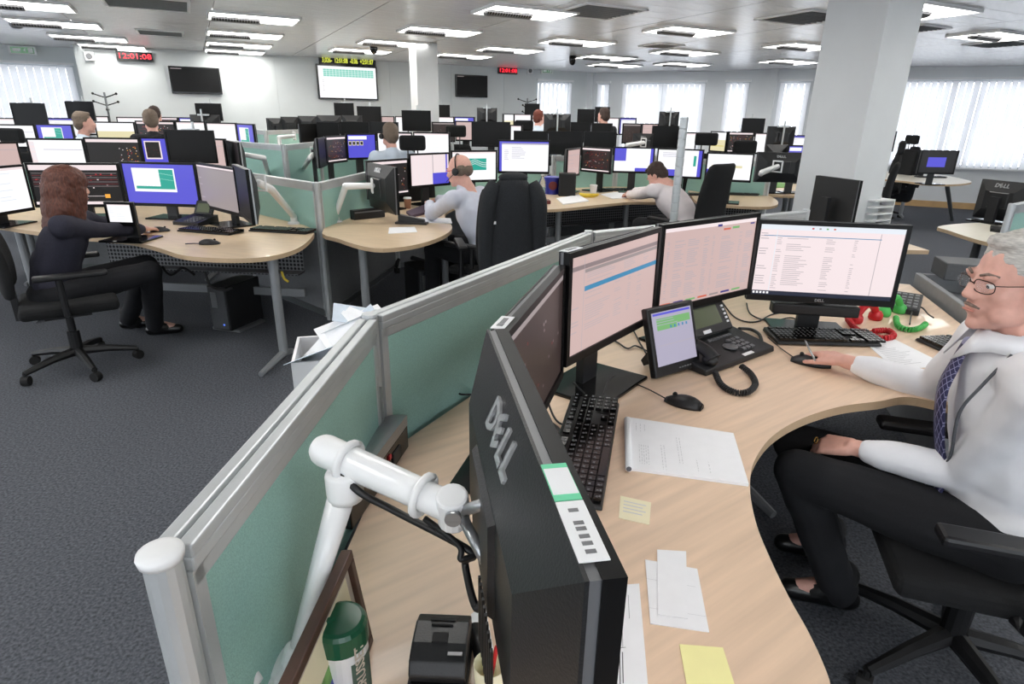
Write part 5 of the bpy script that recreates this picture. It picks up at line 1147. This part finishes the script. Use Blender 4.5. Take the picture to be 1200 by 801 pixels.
# ---------------------------------------------------------------- task chairs
def task_chair(label, P, yaw, head=True, jacket=False, seat=.47, arms=True, back_h=1.08, lean=.12, spin=.5, wide=1.0, group='black swivel chairs'):
    t = thing('swivel_chair', label, 'chair', (P[0], P[1], 0), yaw, group)
    mb = MB(); mb.box((0, .02, seat-.01), (.5, .5, .07)); mb.obj('seat', 'charfabric', t, bevel=.03, seg=3)
    M = Matrix.Rotation(lean, 3, 'X')
    mb = MB(); k = 7; hb = back_h-seat-.08; vs = []; fs = []
    for side in (0, 1):
        for i in range(k):
            for j in range(6):
                u = i/(k-1)*2-1; v = j/5; w = .24*wide*(1-.18*v*v-.1*(1-v)**3)
                q = V((u*w, -.235-(.06 if side else 0)+.03*u*u+.03*math.sin(v*pi), seat+.08+v*hb)); q.y -= lean*v*hb
                vs.append(q)
    ix = lambda s, i, j: s*k*6+i*6+j
    for i in range(k-1):
        for j in range(5):
            fs.append((ix(0, i, j), ix(0, i, j+1), ix(0, i+1, j+1), ix(0, i+1, j))); fs.append((ix(1, i, j), ix(1, i+1, j), ix(1, i+1, j+1), ix(1, i, j+1)))
    for j in range(5):
        fs.append((ix(0, 0, j), ix(1, 0, j), ix(1, 0, j+1), ix(0, 0, j+1))); fs.append((ix(0, k-1, j), ix(0, k-1, j+1), ix(1, k-1, j+1), ix(1, k-1, j)))
    for i in range(k-1):
        fs.append((ix(0, i, 0), ix(0, i+1, 0), ix(1, i+1, 0), ix(1, i, 0))); fs.append((ix(0, i, 5), ix(1, i, 5), ix(1, i+1, 5), ix(0, i+1, 5)))
    mb.add(vs, fs); o = mb.obj('backrest', 'charfabric', t, smooth=True)
    b = o.modifiers.new('sub', 'SUBSURF'); b.levels = 1; b.render_levels = 1
    yb = -.27-lean*hb
    if head:
        mb = MB(); mb.box((0, yb+.02, back_h+.16), (.27, .07, .15)); mb.obj('headrest', 'charfabric', t, bevel=.03, seg=3)
        mb = MB()
        for s in (-1, 1): mb.tube([(s*.05, yb, back_h-.05), (s*.05, yb+.01, back_h+.12)], .008, 6)
        mb.obj('headrest_rods', 'black', t)
    if arms:
        for s in (-1, 1):
            mb = MB(); mb.box((s*.3, .06, seat+.21), (.07, .36, .03)); ar = mb.obj('armrest', 'black', t, bevel=.01)
            mb = MB(); mb.tube([(s*.24, 0, seat-.03), (s*.3, 0, seat-.02), (s*.3, 0, seat+.2)], .018, 8); mb.obj('arm_post', 'black', ar)
    mb = MB(); mb.tube([(0, 0, .1), (0, 0, .25)], .035, 12); mb.tube([(0, 0, .24), (0, 0, seat-.06)], .022, 12); mb.box((0, 0, seat-.065), (.2, .24, .05)); mb.obj('column', 'black', t)
    mb = MB(); mb.box((0, -.24, seat+.02), (.09, .03, .2)); mb.obj('back_bar', 'black', t)
    for k_ in range(5):
        g = k_*2*pi/5+spin; c, s = math.cos(g), math.sin(g)
        mb = MB(); mb.tube([(c*.03, s*.03, .115), (c*.16, s*.16, .105), (c*.32, s*.32, .075)], [.03, .024, .017], 8); bl = mb.obj('base_leg', 'black', t)
        mb = MB(); q = V((c*.32, s*.32, .03)); mb.lathe(q, [(.029, -.02), (.03, -.012), (.03, .012), (.029, .02)], 12, Matrix.Rotation(g+.6, 3, 'Z') @ Matrix.Rotation(pi/2, 3, 'X')); mb.tube([q, q+V((0, 0, .05))], .01, 6); mb.obj('caster', 'rubber', bl)
    return t
def jacket(label, P, yaw, h=1.1, w=.52, m='jacketcloth', zip_=True, name='jacket'):
    t = thing(name, label, 'jacket', (P[0], P[1], .25), yaw); mb = MB(); n = 24; lev = 9; vs = []
    for j in range(lev):
        v = j/(lev-1); z = v*(h-.25); ww = (w/2)*(1.05-.1*v-(.45*max(0, v-.72)/.28)); dd = .11*(1-.3*v)+.012
        for i in range(n):
            g = 2*pi*i/n; f = 1+.07*math.sin(5*g+v*2)*(1-v)+.03*math.sin(11*g)
            vs.append(V((ww*math.cos(g)*f, -.32+dd*math.sin(g)*f*1.1-.1*v, z)))
    fs = [(j*n+i, j*n+(i+1) % n, (j+1)*n+(i+1) % n, (j+1)*n+i) for j in range(lev-1) for i in range(n)]+[tuple(range(n))[::-1], tuple((lev-1)*n+i for i in range(n))]
    mb.add(vs, fs); o = mb.obj('coat_body', m, t, smooth=True); s = o.modifiers.new('sub', 'SUBSURF'); s.levels = 1; s.render_levels = 1
    for sx in (-1, 1):
        mb = MB(); mb.tube(crom([V((sx*w*.3, -.43, h-.3)), V((sx*w*.42, -.45, h-.42)), V((sx*w*.45, -.42, h-.68)), V((sx*w*.43, -.4, h-.9))], 4), [.045, .05, .055, .058, .06, .06, .059, .058, .057, .056, .055, .053, .05][:13], 10); mb.obj('sleeve', m, t, smooth=True)
    mb = MB(); mb.box((-w*.3, -.47, h-.55), (.05, .006, .02)); mb.obj('tag', 'paper', t)
    mb = MB(); mb.ell((0, -.43, h-.262), (.1, .06, .035)); mb.obj('collar', m, t, smooth=True)
    return t
# ---------------------------------------------------------------- people
def frame(f, up=UPZ):
    f = V(f).normalized(); x = f.cross(V(up)).normalized(); u = x.cross(f)
    return Matrix(((x.x, f.x, u.x), (x.y, f.y, u.y), (x.z, f.z, u.z)))      # columns: right, forward, up
def remesh(o, vox, it=4, fac=.5, clouds=0, cs=.12):
    r = o.modifiers.new('skin', 'REMESH'); r.mode = 'VOXEL'; r.voxel_size = vox; r.use_smooth_shade = True
    s = o.modifiers.new('smooth', 'SMOOTH'); s.iterations = it; s.factor = fac
    if clouds:
        tx = bpy.data.textures.new('folds', 'CLOUDS'); tx.noise_scale = cs; tx.noise_depth = 1
        d = o.modifiers.new('folds', 'DISPLACE'); d.texture = tx; d.strength = clouds; d.mid_level = .5; d.texture_coords = 'LOCAL'
def head_caps(mb, H, M, k=1, hi=True):
    e = lambda c, r: mb.ell(H+M @ (V(c)*k), tuple(q*k for q in r), M, 16, 12)
    c_ = lambda a, b, ra, rb: mb.cap(H+M @ (V(a)*k), H+M @ (V(b)*k), ra*k, rb*k, 12)
    e((0, -.014, .03), (.075, .095, .088)); e((0, .03, -.025), (.064, .062, .085)); e((0, .046, -.088), (.045, .04, .028))
    for s in (-1, 1):
        e((s*.036, .056, -.022), (.026, .026, .028)); e((s*.04, .03, -.07), (.03, .045, .03)); e((s*.077, -.008, -.008), (.011, .021, .032)); e((s*.011, .1, -.027), (.011, .012, .009))
        e((s*.03, .08, .025), (.024, .013, .009)); e((s*.031, .0765, .0125), (.0155, .011, .0045)); e((s*.031, .0755, -.008), (.015, .01, .004))
    c_((0, .085, .018), (0, .106, -.022), .0085, .0128); e((0, .083, -.055), (.03, .016, .014)); e((0, .087, -.057), (.023, .0125, .006)); e((0, .085, -.07), (.02, .012, .007)); e((0, .076, -.1), (.022, .018, .016))
    c_((0, -.015, -.06), (0, -.05, -.2), .054, .062)
def face_parts(root, H, M, k=1, iris='iris'):
    mb = MB()
    for s in (-1, 1): mb.ell(H+M @ (V((s*.03, .0735, .004))*k), .0115*k, M, 12, 8)
    mb.obj('eyes', 'eyewhite', root, smooth=True)
    mb = MB()
    for s in (-1, 1): mb.ell(H+M @ (V((s*.03, .0815, .002))*k), (.0058*k, .004*k, .0055*k), M, 10, 6)
    mb.obj('irises', iris, root, smooth=True)
    mb = MB(); mb.ell(H+M @ (V((0, .097, -.0635))*k), (.021*k, .006*k, .0035*k), M, 12, 6); mb.obj('lips', 'lips', root, smooth=True)
    for s in (-1, 1):
      mb = MB(); mb.tube([H+M @ (V(q)*k) for q in ((s*.014, .094, .026), (s*.032, .09, .033), (s*.05, .074, .028))], [.0032*k, .0036*k, .0025*k], 6); mb.obj('eyebrow', 'stache', root, smooth=True)
def hand_caps(mb, W, D, N, side, curl=.35, k=1, spread=.12, thumb_in=.3):
    D = V(D).normalized(); X = D.cross(V(N)).normalized(); N = X.cross(D).normalized(); T = -X if side > 0 else X      # T: thumb side
    knuck = []
    for i, (f, L) in enumerate(((.033, .088), (.011, .094), (-.012, .09), (-.034, .082))):
        q = W+(D*L+T*f)*k; mb.cap(W+(T*f*.6+D*.01)*k, q, .0155*k, .0115*k, 10); knuck.append(q)
    for i, (q, segs) in enumerate(zip(knuck, ((.038, .024, .02), (.042, .027, .021), (.039, .025, .021), (.031, .02, .018)))):
        a = (.5-i/3)*2*spread; d0 = (D*math.cos(a)+T*math.sin(a)).normalized(); g = .15; p = q
        for j, s in enumerate(segs):
            g += curl*(1, 1.25, .8)[j]; d = d0*math.cos(g)-N*math.sin(g); r = (.0095, .0088, .0078)[j]*(.88 if i == 3 else 1)
            mb.cap(p, p+d*s*k, r*k, (.009, .0082, .0068)[j]*k*(.88 if i == 3 else 1), 10); p = p+d*s*k
    p = W+(D*.018+T*.024-N*.006)*k; d = (D*.72+T*(.75-thumb_in)-N*.22).normalized()
    for j, s in enumerate((.042, .034, .027)):
        mb.cap(p, p+d*s*k, (.015, .0115, .0098)[j]*k, (.0115, .0102, .0082)[j]*k, 10); p = p+d*s*k; d = (d+D*.3-N*.08).normalized()
def ik(S_, W_, a, b, pole):
    S_, W_ = V(S_), V(W_); d = W_-S_; L = min(d.length, a+b-.002); t = d.normalized(); x = (a*a-b*b+L*L)/(2*L); h = math.sqrt(max(1e-6, a*a-x*x))
    p = V(pole); p = (p-t*p.dot(t)).normalized(); return S_+t*x+p*h
def person(label, P, yaw, seat=.48, lean=.1, head_f=None, head_up=UPZ, head_off=(0, 0, 0), wL=None, wR=None, kL=None, kR=None, fL=None, fR=None, shirt='shirtwhite', trousers='trouser', hair='darkhair', skin='skin',
           vox=.011, cvox=.013, k=1.0, bald=False, long_hair=False, hands=True, hD=None, hN=None, curl=(.35, .35), legs=True, folds=.012, bend=0, group=None, name='person', eL=None, eR=None, faceon=True, shW=.185):
    """seated figure; local frame: y forward, x right"""
    P = V((P[0], P[1], 0)); R_ = Matrix.Rotation(yaw, 3, 'Z'); w = lambda q: P+R_ @ V(q); O = P
    fwd = R_ @ V((0, 1, 0)); rt = R_ @ V((1, 0, 0))
    pel = w((0, 0, seat+.11)); sd = R_ @ V((0, math.sin(lean), math.cos(lean)))
    wst = pel+sd*.17; ld = lean+bend; sd2 = R_ @ V((0, math.sin(ld), math.cos(ld))); chest = wst+sd2*.17*k; sh = chest+sd2*.13*k
    shL, shR = sh-rt*shW*k, sh+rt*shW*k
    hf = V(head_f).normalized() if head_f is not None else fwd
    M = frame(hf, head_up); H = sh+sd2*.06+UPZ*.15*k+V(head_off)+hf*.04
    hips = [pel-rt*.095-UPZ*.02, pel+rt*.095-UPZ*.02]
    kn = [V(kL) if kL else hips[0]+fwd*.43-rt*.05+UPZ*.03, V(kR) if kR else hips[1]+fwd*.43+rt*.05+UPZ*.03]
    ft = [V(fL) if fL else kn[0]+fwd*.02-UPZ*(kn[0].z-.09), V(fR) if fR else kn[1]+fwd*.02-UPZ*(kn[1].z-.09)]
    wr = [V(wL) if wL else w((-.16, .42, .78)), V(wR) if wR else w((.16, .42, .78))]
    el = [V(eL) if eL else ik(shL, wr[0], .29*k, .265*k, -rt*.6-UPZ-fwd*.2), V(eR) if eR else ik(shR, wr[1], .29*k, .265*k, rt*.6-UPZ-fwd*.2)]
    l = lambda q: V(q)-O
    mb = MB(); head_caps(mb, l(H), M, k)
    mb.cap(l(H+M @ V((0, -.045, -.15))), l(sh), .058*k, .07*k); mb.cap(l(sh), l(chest), .085, .085); mb.cap(l(chest), l(wst), .085, .085); mb.cap(l(wst), l(pel), .085, .09)
    for i, S_ in enumerate((shL, shR)):
        mb.cap(l(sh), l(S_), .06*k, .05*k); mb.cap(l(S_), l(el[i]), .043*k, .036*k); mb.cap(l(el[i]), l(wr[i]), .036*k, .0255*k)
        d = (wr[i]-el[i]).normalized(); D = V(hD[i]) if hD and hD[i] else d; N = V(hN[i]) if hN and hN[i] else UPZ
        if hands: hand_caps(mb, l(wr[i]), D, N, -1 if i == 0 else 1, curl[i], k)
        else: mb.cap(l(wr[i]), l(wr[i]+D*.12), .03, .025)
        mb.cap(l(hips[i]), l(kn[i]), .07, .05); mb.cap(l(kn[i]), l(ft[i]), .05, .035); mb.cap(l(ft[i]), l(ft[i]+fwd*.13-UPZ*.045), .035, .03)
    root = mb.obj(name, skin); root.matrix_basis = Matrix.Translation(O); remesh(root, vox, 3); tag(root, label, 'person', group)
    # shirt or top
    mb = MB()
    mb.ell(l(pel+UPZ*.02), (.17, .125, .13), R_, 16, 10); mb.cap(l(pel+UPZ*.03), l(wst), .135, .14*k, 16); mb.cap(l(wst-rt*.035), l(chest-rt*.05), .125*k, .125*k, 16); mb.cap(l(wst+rt*.035), l(chest+rt*.05), .125*k, .125*k, 16)
    mb.cap(l(chest), l(sh-UPZ*.03), .13*k, .105*k, 16); mb.cap(l(shL-UPZ*.01), l(shR-UPZ*.01), .07*k, .07*k, 14); mb.cap(l(sh), l(sh+sd2*.055), .08*k, .066*k, 14)
    for i, S_ in enumerate((shL, shR)):
        mb.cap(l(S_), l(el[i]), .068*k, .056*k, 14); e_ = wr[i]+(el[i]-wr[i]).normalized()*.015; mb.cap(l(el[i]), l(e_+(el[i]-e_).normalized()*.06), .056*k, .044*k, 14); mb.cap(l(e_+(el[i]-e_).normalized()*.07), l(e_+(el[i]-e_).normalized()*.032), .041*k, .037*k, 14)
    o = mb.obj('shirt', shirt, root); remesh(o, cvox, 4, .5, folds)
    if legs:
        mb = MB(); mb.ell(l(pel-UPZ*.02), (.185, .16, .12), R_, 16, 10)
        for i in (0, 1):
            mb.cap(l(hips[i]), l(kn[i]), .1, .072, 14); mb.cap(l(kn[i]), l(ft[i]-UPZ*.015), .07, .06, 14)
        o = mb.obj('trousers', trousers, root); remesh(o, cvox, 3, .5, folds*.8)
        for i in (0, 1):
            mb = MB(); a = ft[i]; mb.cap(l(a-fwd*.03-UPZ*.045), l(a+fwd*.15-UPZ*.052), .04, .036, 12); mb.cap(l(a), l(a+fwd*.05-UPZ*.03), .046, .044, 12); o = mb.obj('shoe', 'shoe', root); remesh(o, .009, 2)
            mb = MB(); mb.cap(l(a+UPZ*.05), l(a-UPZ*.01), .05, .046, 12); mb.cap(l(a-UPZ*.01), l(a+fwd*.07-UPZ*.035), .044, .04, 12); mb.obj('sock', 'rubber', root, smooth=True)
    if faceon: face_parts(root, l(H), M, k)
    mb = MB(); e = lambda c, r: mb.ell(l(H)+M @ (V(c)*k), tuple(q*k for q in r), M, 16, 12)
    if bald:
        for s in (-1, 1): e((s*.058, -.03, .0), (.024, .055, .045))
        e((0, -.075, -.005), (.06, .036, .05))
    elif long_hair:
        e((0, -.018, .045), (.112, .125, .1)); e((0, -.055, -.03), (.122, .1, .13)); e((.0, -.07, -.13), (.135, .09, .13)); e((0, -.085, -.24), (.13, .075, .12)); e((0, -.09, -.33), (.1, .055, .08))
        for s in (-1, 1): e((s*.078, .012, -.06), (.03, .062, .13)); e((s*.075, .0, -.16), (.035, .06, .12))
    else:
        e((0, -.022, .05), (.081, .094, .081)); e((0, -.058, -.005), (.076, .055, .08)); e((0, .036, .1), (.05, .036, .02))
        for s in (-1, 1): e((s*.068, -.018, .012), (.014, .038, .052))
    o = mb.obj('hair', hair, root); remesh(o, .006 if hands else .01, 3, .5, .009 if not bald else .004, .02)
    return dict(root=root, H=H, M=M, sh=sh, shL=shL, shR=shR, el=el, wr=wr, pel=pel, chest=chest, wst=wst, fwd=fwd, rt=rt, O=O, sd=sd2, k=k, kn=kn)
def yaw_of(f): return math.atan2(-f[0], f[1])

# the man at the nearest desk
fm = V((-.95, .3, 0)).normalized(); ym = yaw_of(fm); PM = V((1.34, 1.40, 0))
wrL = at(1000, 524, .645); wrR = at(991, 423, .785)
hdL = at(958, 512, .63)-wrL; hdR = at(937, 403, .775)-wrR
m = person('grey-haired man in glasses, white shirt and tie, one hand on a mouse', PM, ym, seat=.42, lean=-.02, bend=.27, head_f=(-.97, .02, -.08), wL=wrL, wR=wrR, kL=at(935, 552, .545), kR=V((.97, 1.80, .53)),
           fL=V((1.12, 1.62, .09)), fR=V((1.2, 1.86, .09)), shirt='shirtwhite', hair='greyhair', vox=.0055, cvox=.009, hD=(hdL+V((0, 0, -.02)), hdR), hN=(V((-.25, -.25, 1)), V((.1, -.1, 1))), curl=(.42, .22), folds=.016,
           eL=at(1128, 556, .665))
H, M = m['H'], m['M']; O = m['O']; hl = lambda q: H-O+M @ V(q)
root = m['root']
mb = MB()
for s in (-1, 1):
    c = V((s*.033, .099, .003)); P = [c+V((.0265*math.copysign(abs(math.cos(g))**.6, math.cos(g)), -.012*abs(math.cos(g))*(1 if s*math.cos(g) > 0 else 0), .0155*math.copysign(abs(math.sin(g))**.7, math.sin(g)))) for g in [k*pi/12 for k in range(25)]]
    mb.tube([hl(q) for q in P], .0013, 6); mb.tube([hl(q) for q in ((s*.058, .088, .01), (s*.074, .07, .012), (s*.081, .0, .01), (s*.08, -.03, -.004))], .0013, 6)
mb.tube([hl(q) for q in ((-.009, .101, .006), (0, .105, .01), (.009, .101, .006))], .0013, 6)
o = mb.obj('spectacles', 'glassesmetal', root, smooth=True)
mb = MB()
for s in (-1, 1): mb.ell(hl((s*.033, .098, .003)), (.025, .0008, .0145), M, 16, 8)
mb.obj('spectacle_lenses', 'lens', root, smooth=True)
mb = MB(); mb.tube([hl(q) for q in ((-.026, .088, -.055), (-.012, .0965, -.05), (0, .099, -.048), (.012, .0965, -.05), (.026, .088, -.055))], [.0025, .0042, .0045, .0042, .0025], 8); mb.obj('moustache', 'stache', root, smooth=True)
# collar, tie, lanyard, ring
sh, ch, ws, sd_, rt, fw = m['sh'], m['chest'], m['wst'], m['sd'], m['rt'], m['fwd']
nk = sh+sd_*.045+fw*.012
mb = MB(); n = 20; vs = []
for i in range(n+1):
    g = -pi/2+.28+(2*pi-.56)*i/n+pi
    d = rt*math.cos(g)+fw*math.sin(g); vs += [nk-O+d*.062+sd_*.034, nk-O+d*.067+sd_*.04, nk-O+d*.084-sd_*.006]
    if i in (0, n): vs[-1] = vs[-1]+fw*.05-sd_*.045
    elif i in (1, n-1): vs[-1] = vs[-1]+fw*.02-sd_*.012
fs = []
for i in range(n): a = 3*i; fs += [(a, a+3, a+4, a+1), (a+1, a+4, a+5, a+2)]
mb.add(vs, fs); o = mb.obj('collar', 'shirtwhite', root, smooth=True); s_ = o.modifiers.new('th', 'SOLIDIFY'); s_.thickness = .004
mt = bpy.data.materials.new('tiecheck'); mt.use_nodes = True; nt = mt.node_tree; b_ = nt.nodes['Principled BSDF']; tc = nt.nodes.new('ShaderNodeTexCoord'); mp = nt.nodes.new('ShaderNodeMapping'); br = nt.nodes.new('ShaderNodeTexBrick')
nt.links.new(tc.outputs['UV'], mp.inputs[0]); nt.links.new(mp.outputs[0], br.inputs[0]); nt.links.new(br.outputs[0], b_.inputs['Base Color'])
br.inputs['Color1'].default_value = br.inputs['Color2'].default_value = lin((44, 44, 84)); br.inputs['Mortar'].default_value = lin((150, 150, 186)); br.inputs['Scale'].default_value = 1; br.inputs['Mortar Size'].default_value = .035; br.inputs['Brick Width'].default_value = .5; br.inputs['Row Height'].default_value = .5; br.offset = 0
mp.inputs['Rotation'].default_value = (0, 0, .7); b_.inputs['Roughness'].default_value = .5; MAT['tie'] = mt
L = crom([nk+fw*.085-sd_*.01, sh+fw*.125-sd_*.03, ch+fw*.155+sd_*.02, ws+fw*.165+sd_*.06, ws+fw*.165-sd_*.06, m['pel']+fw*.17-UPZ*.005], 5)
mb = MB(); vs = []; fs = []; uv = []
for i, p in enumerate(L):
    v = i/(len(L)-1); hw = .019+.024*min(1, v*1.3)
    for s in (-1, 0, 1): vs.append(p-O+rt*hw*s+fw*(.006 if s == 0 else 0)); uv.append((s*hw/.03, v*12))
for i in range(len(L)-1):
    for j in (0, 1): a = 3*i+j; fs.append((a, a+3, a+4, a+1))
mb.add(vs, fs); o = mb.obj('tie', 'tie', root, smooth=True); ul = o.data.uv_layers.new(name='uv')
for lp in o.data.loops: ul.data[lp.index].uv = uv[lp.vertex_index]
s_ = o.modifiers.new('th', 'SOLIDIFY'); s_.thickness = .006
mb = MB(); mb.ell(nk-O+fw*.083-sd_*.008, (.02, .014, .018), R := frame(fw), 12, 8); mb.obj('tie_knot', 'tie', root, smooth=True)
mb = MB(); mb.tube([q-O for q in crom([nk-rt*.085+fw*.02+sd_*.0, sh-rt*.1+fw*.1-sd_*.04, ch-rt*.085+fw*.145, ws-rt*.06+fw*.16+sd_*.03, ws+fw*.17-sd_*.04], 6)], .004, 6); mb.obj('lanyard', 'ink', root, smooth=True)
D = hdL.normalized(); X = D.cross(V((-.25, -.25, 1))).normalized()
q = m['wr'][0]+D*.106-X*.012*1-V((0, 0, .003))
mb = MB(); Nn = X.cross(D); mb.tube([q-O+(X*math.cos(g)+Nn*math.sin(g))*.0105 for g in [k*pi/7 for k in range(15)]], .0018, 6); mb.obj('ring', 'gold', root, smooth=True)
task_chair("black swivel chair under the grey-haired man at the nearest desk", (PM.x-.0, PM.y), ym, head=False, seat=.43, back_h=.92, lean=.12, spin=.95)

# the woman on the left
pw = at(66, 334, .53); pc = at(84, 334, .53); fw_ = V((.93, .37, 0)).normalized(); yw = yaw_of(fw_)
wm = person('woman with long brown hair in dark navy clothes, hand on a mouse', pw, yw, seat=.39, lean=.18, bend=.25, head_f=(.6, .8, -.12), wR=at(170, 268, .775), wL=at(150, 262, .77), shirt='navytop', trousers='darknavy', hair='brownhair', skin='skinpale', long_hair=True, vox=.008, cvox=.011,
            kR=at(176, 318, .56), kL=at(172, 310, .56), fR=at(181, 379, .09), fL=at(150, 372, .09), k=.94, head_off=(-.03, 0, .0))
task_chair("black swivel chair with headrest holding the woman at left", (pc.x-.02, pc.y-.06), yaw_of(V((.8, .6, 0))), head=True, seat=.45, back_h=.96, lean=.1, wide=1.15, spin=.2)

# the bald man with a headset
hb = dep(533, 200, 4.75); fb = V((-.86, .5, 0)).normalized(); yb_ = yaw_of(fb)
bm = person('bald man with headset and white shirt leaning on his desk', (hb.x-fb.x*.30, hb.y-fb.y*.30), yb_, seat=.43, lean=.2, bend=.32, head_f=(-.9, .3, -.2), wL=at(503, 238, .80), wR=at(512, 234, .79), eL=at(506, 250, .80), shirt='shirtblue', hair='greybrown', skin='skin', bald=True, vox=.009, cvox=.012, folds=.02)
Hb, Mb, Ob = bm['H'], bm['M'], bm['O']; hl = lambda q: Hb-Ob+Mb @ V(q)
mb = MB(); mb.tube([hl((.082*math.cos(g), -.01, .02+.105*math.sin(g))) for g in [k*pi/10 for k in range(11)]], .005, 6); mb.tube([hl(q) for q in ((-.088, .0, -.01), (-.085, .05, -.04), (-.05, .105, -.065))], .003, 6); mb.obj('headset_band', 'black', bm['root'], smooth=True)
for s in (-1, 1): mb = MB(); mb.ell(hl((s*.092, -.004, -.005)), (.014, .03, .03), Mb, 12, 8); mb.obj('headset_earpiece', 'black', bm['root'], smooth=True)
mb = MB()
for s in (-1, 1): mb.tube([hl(q) for q in ((s*.058, .09, .01), (s*.082, .0, .01))], .0022, 6)
mb.tube([hl(q) for q in ((-.058, .09, .01), (0, .1, .012), (.058, .09, .01))], .0025, 6); mb.obj('spectacles', 'red', bm['root'])
cb = (hb.x-fb.x*.36, hb.y-fb.y*.36)
task_chair('black swivel chair of the bald man', cb, yb_, head=False, seat=.43, back_h=.98)
jp = dep(590, 262, 4.35); tj = task_chair('black swivel chair with a black jacket over its back, behind the bald man', (jp.x-.02, jp.y+.12), yaw_of(V((-.2, .98, 0))), head=False, back_h=1.12, seat=.45)
jacket('black jacket hanging over the chair behind the bald man', (jp.x-.02, jp.y+.12), yaw_of(V((-.2, .98, 0))), h=1.2, w=.40)

# the man bending over his desk
hr_ = dep(764, 199, 6.0); fr = V((-.75, .66, 0)).normalized(); yr = yaw_of(fr)
person('man in pale shirt bending low over his desk, face hidden', (hr_.x-fr.x*.42, hr_.y-fr.y*.42), yr, seat=.45, lean=.35, bend=.5, head_f=(-.7, .5, -.8), wL=at(736, 228, .78), wR=at(742, 224, .78), shirt='shirtpink', hair='darkhair', vox=.011, cvox=.013, folds=.02, head_off=(0, 0, -.04))
task_chair('black swivel chair with tall rounded back holding the bending man', (hr_.x-fr.x*.42+.02, hr_.y-fr.y*.42), yaw_of(V((-.62, .78, 0))), head=False, back_h=1.2, seat=.45)
# people further back
def far(label, px, py, D, f, hair, shirt, **k):
    h = dep(px, py, D); f = V(f).normalized(); q = (h.x-f.x*.14, h.y-f.y*.14); z = h.z
    a = person(label, q, yaw_of(f), seat=max(.45, z-.72), lean=.12, shirt=shirt, hair=hair, vox=.014, cvox=.016, hands=False, faceon=False, folds=0, **k); return a, q
a, q = far('grey-haired man with headset in white shirt, middle row', 456, 166, 6.3, (-.5, .86, 0), 'greybrown', 'shirtpale')
mb = MB(); mb.tube([a['H']-a['O']+a['M'] @ V((.085*math.cos(g), -.01, .02+.1*math.sin(g))) for g in [k*pi/10 for k in range(11)]], .006, 6); mb.ell(a['H']-a['O']+a['M'] @ V((-.09, 0, -.01)), .03); mb.obj('headset_band', 'black', a['root'])
task_chair('black swivel chair of the grey-haired man with headset', q, yaw_of(V((-.5, .86, 0))), head=False, back_h=1.0)
for args in (('grey-haired man in pale blue shirt at far left', 105, 151, 7.0, (.8, .6, 0), 'greybrown', 'shirtpale'), ('woman with light brown hair and black top at left', 178, 148, 7.1, (-.5, .86, 0), 'greybrown', 'darknavy'), ('dark-haired person in the fourth row at left', 184, 140, 9.0, (-.2, 1, 0), 'darkhair', 'darknavy'),
             ('red-haired woman in pale top below the small red clock', 633, 143, 9.9, (.6, .8, 0), 'redhair', 'shirtpale'), ('dark-haired person in dark top near the far corner', 705, 141, 9.6, (-.6, .8, 0), 'darkhair', 'darknavy')):
    a, q = far(*args); task_chair('black swivel chair under the '+args[0].replace(' and ', ' '), q, yaw_of(V(args[4])), head=False)

# empty chairs
def far_chair(label, px, py, D, f, head=True, arms=True):
    h = dep(px, py, D); return task_chair(label, (h.x, h.y), yaw_of(V(f)), head=head, back_h=(h.z-.16 if head else h.z+.12), seat=.47, arms=arms)
far_chair('empty black chair with headrest between two white screens, middle', 482, 166, 6.5, (-.2, 1, 0))
far_chair('empty black chair back at far left before the blue chart screen', 44, 158, 6.6, (.1, 1, 0))
far_chair('empty black chair before the pinkish screen right of the slim pillar', 537, 153, 8.3, (0, 1, 0))
far_chair('empty black chair beside the red-haired woman', 619, 147, 8.9, (.2, 1, 0))
far_chair('empty black chair before the cream screen with yellow bar', 828, 162, 7.6, (.3, 1, 0), head=True)
far_chair('empty black chair before the dark screen with red dots', 868, 171, 7.4, (.2, 1, 0))
q1 = dep(1021, 190, 7.2); q2 = at(1030, 254, 0)
task_chair('black swivel chair nearest the big pillar by the right windows', (q1.x, q1.y), yaw_of(V((-.84, .54, 0))), head=True, back_h=1.14, seat=.5, lean=.05); task_chair('black swivel chair with a dark jacket beside the pale table', (q2.x, q2.y), 1.8, head=True, back_h=1.15, wide=1.1)
jacket('dark jacket hanging on the chair beside the pale table', (q2.x, q2.y), 1.8, h=1.18, w=.5)
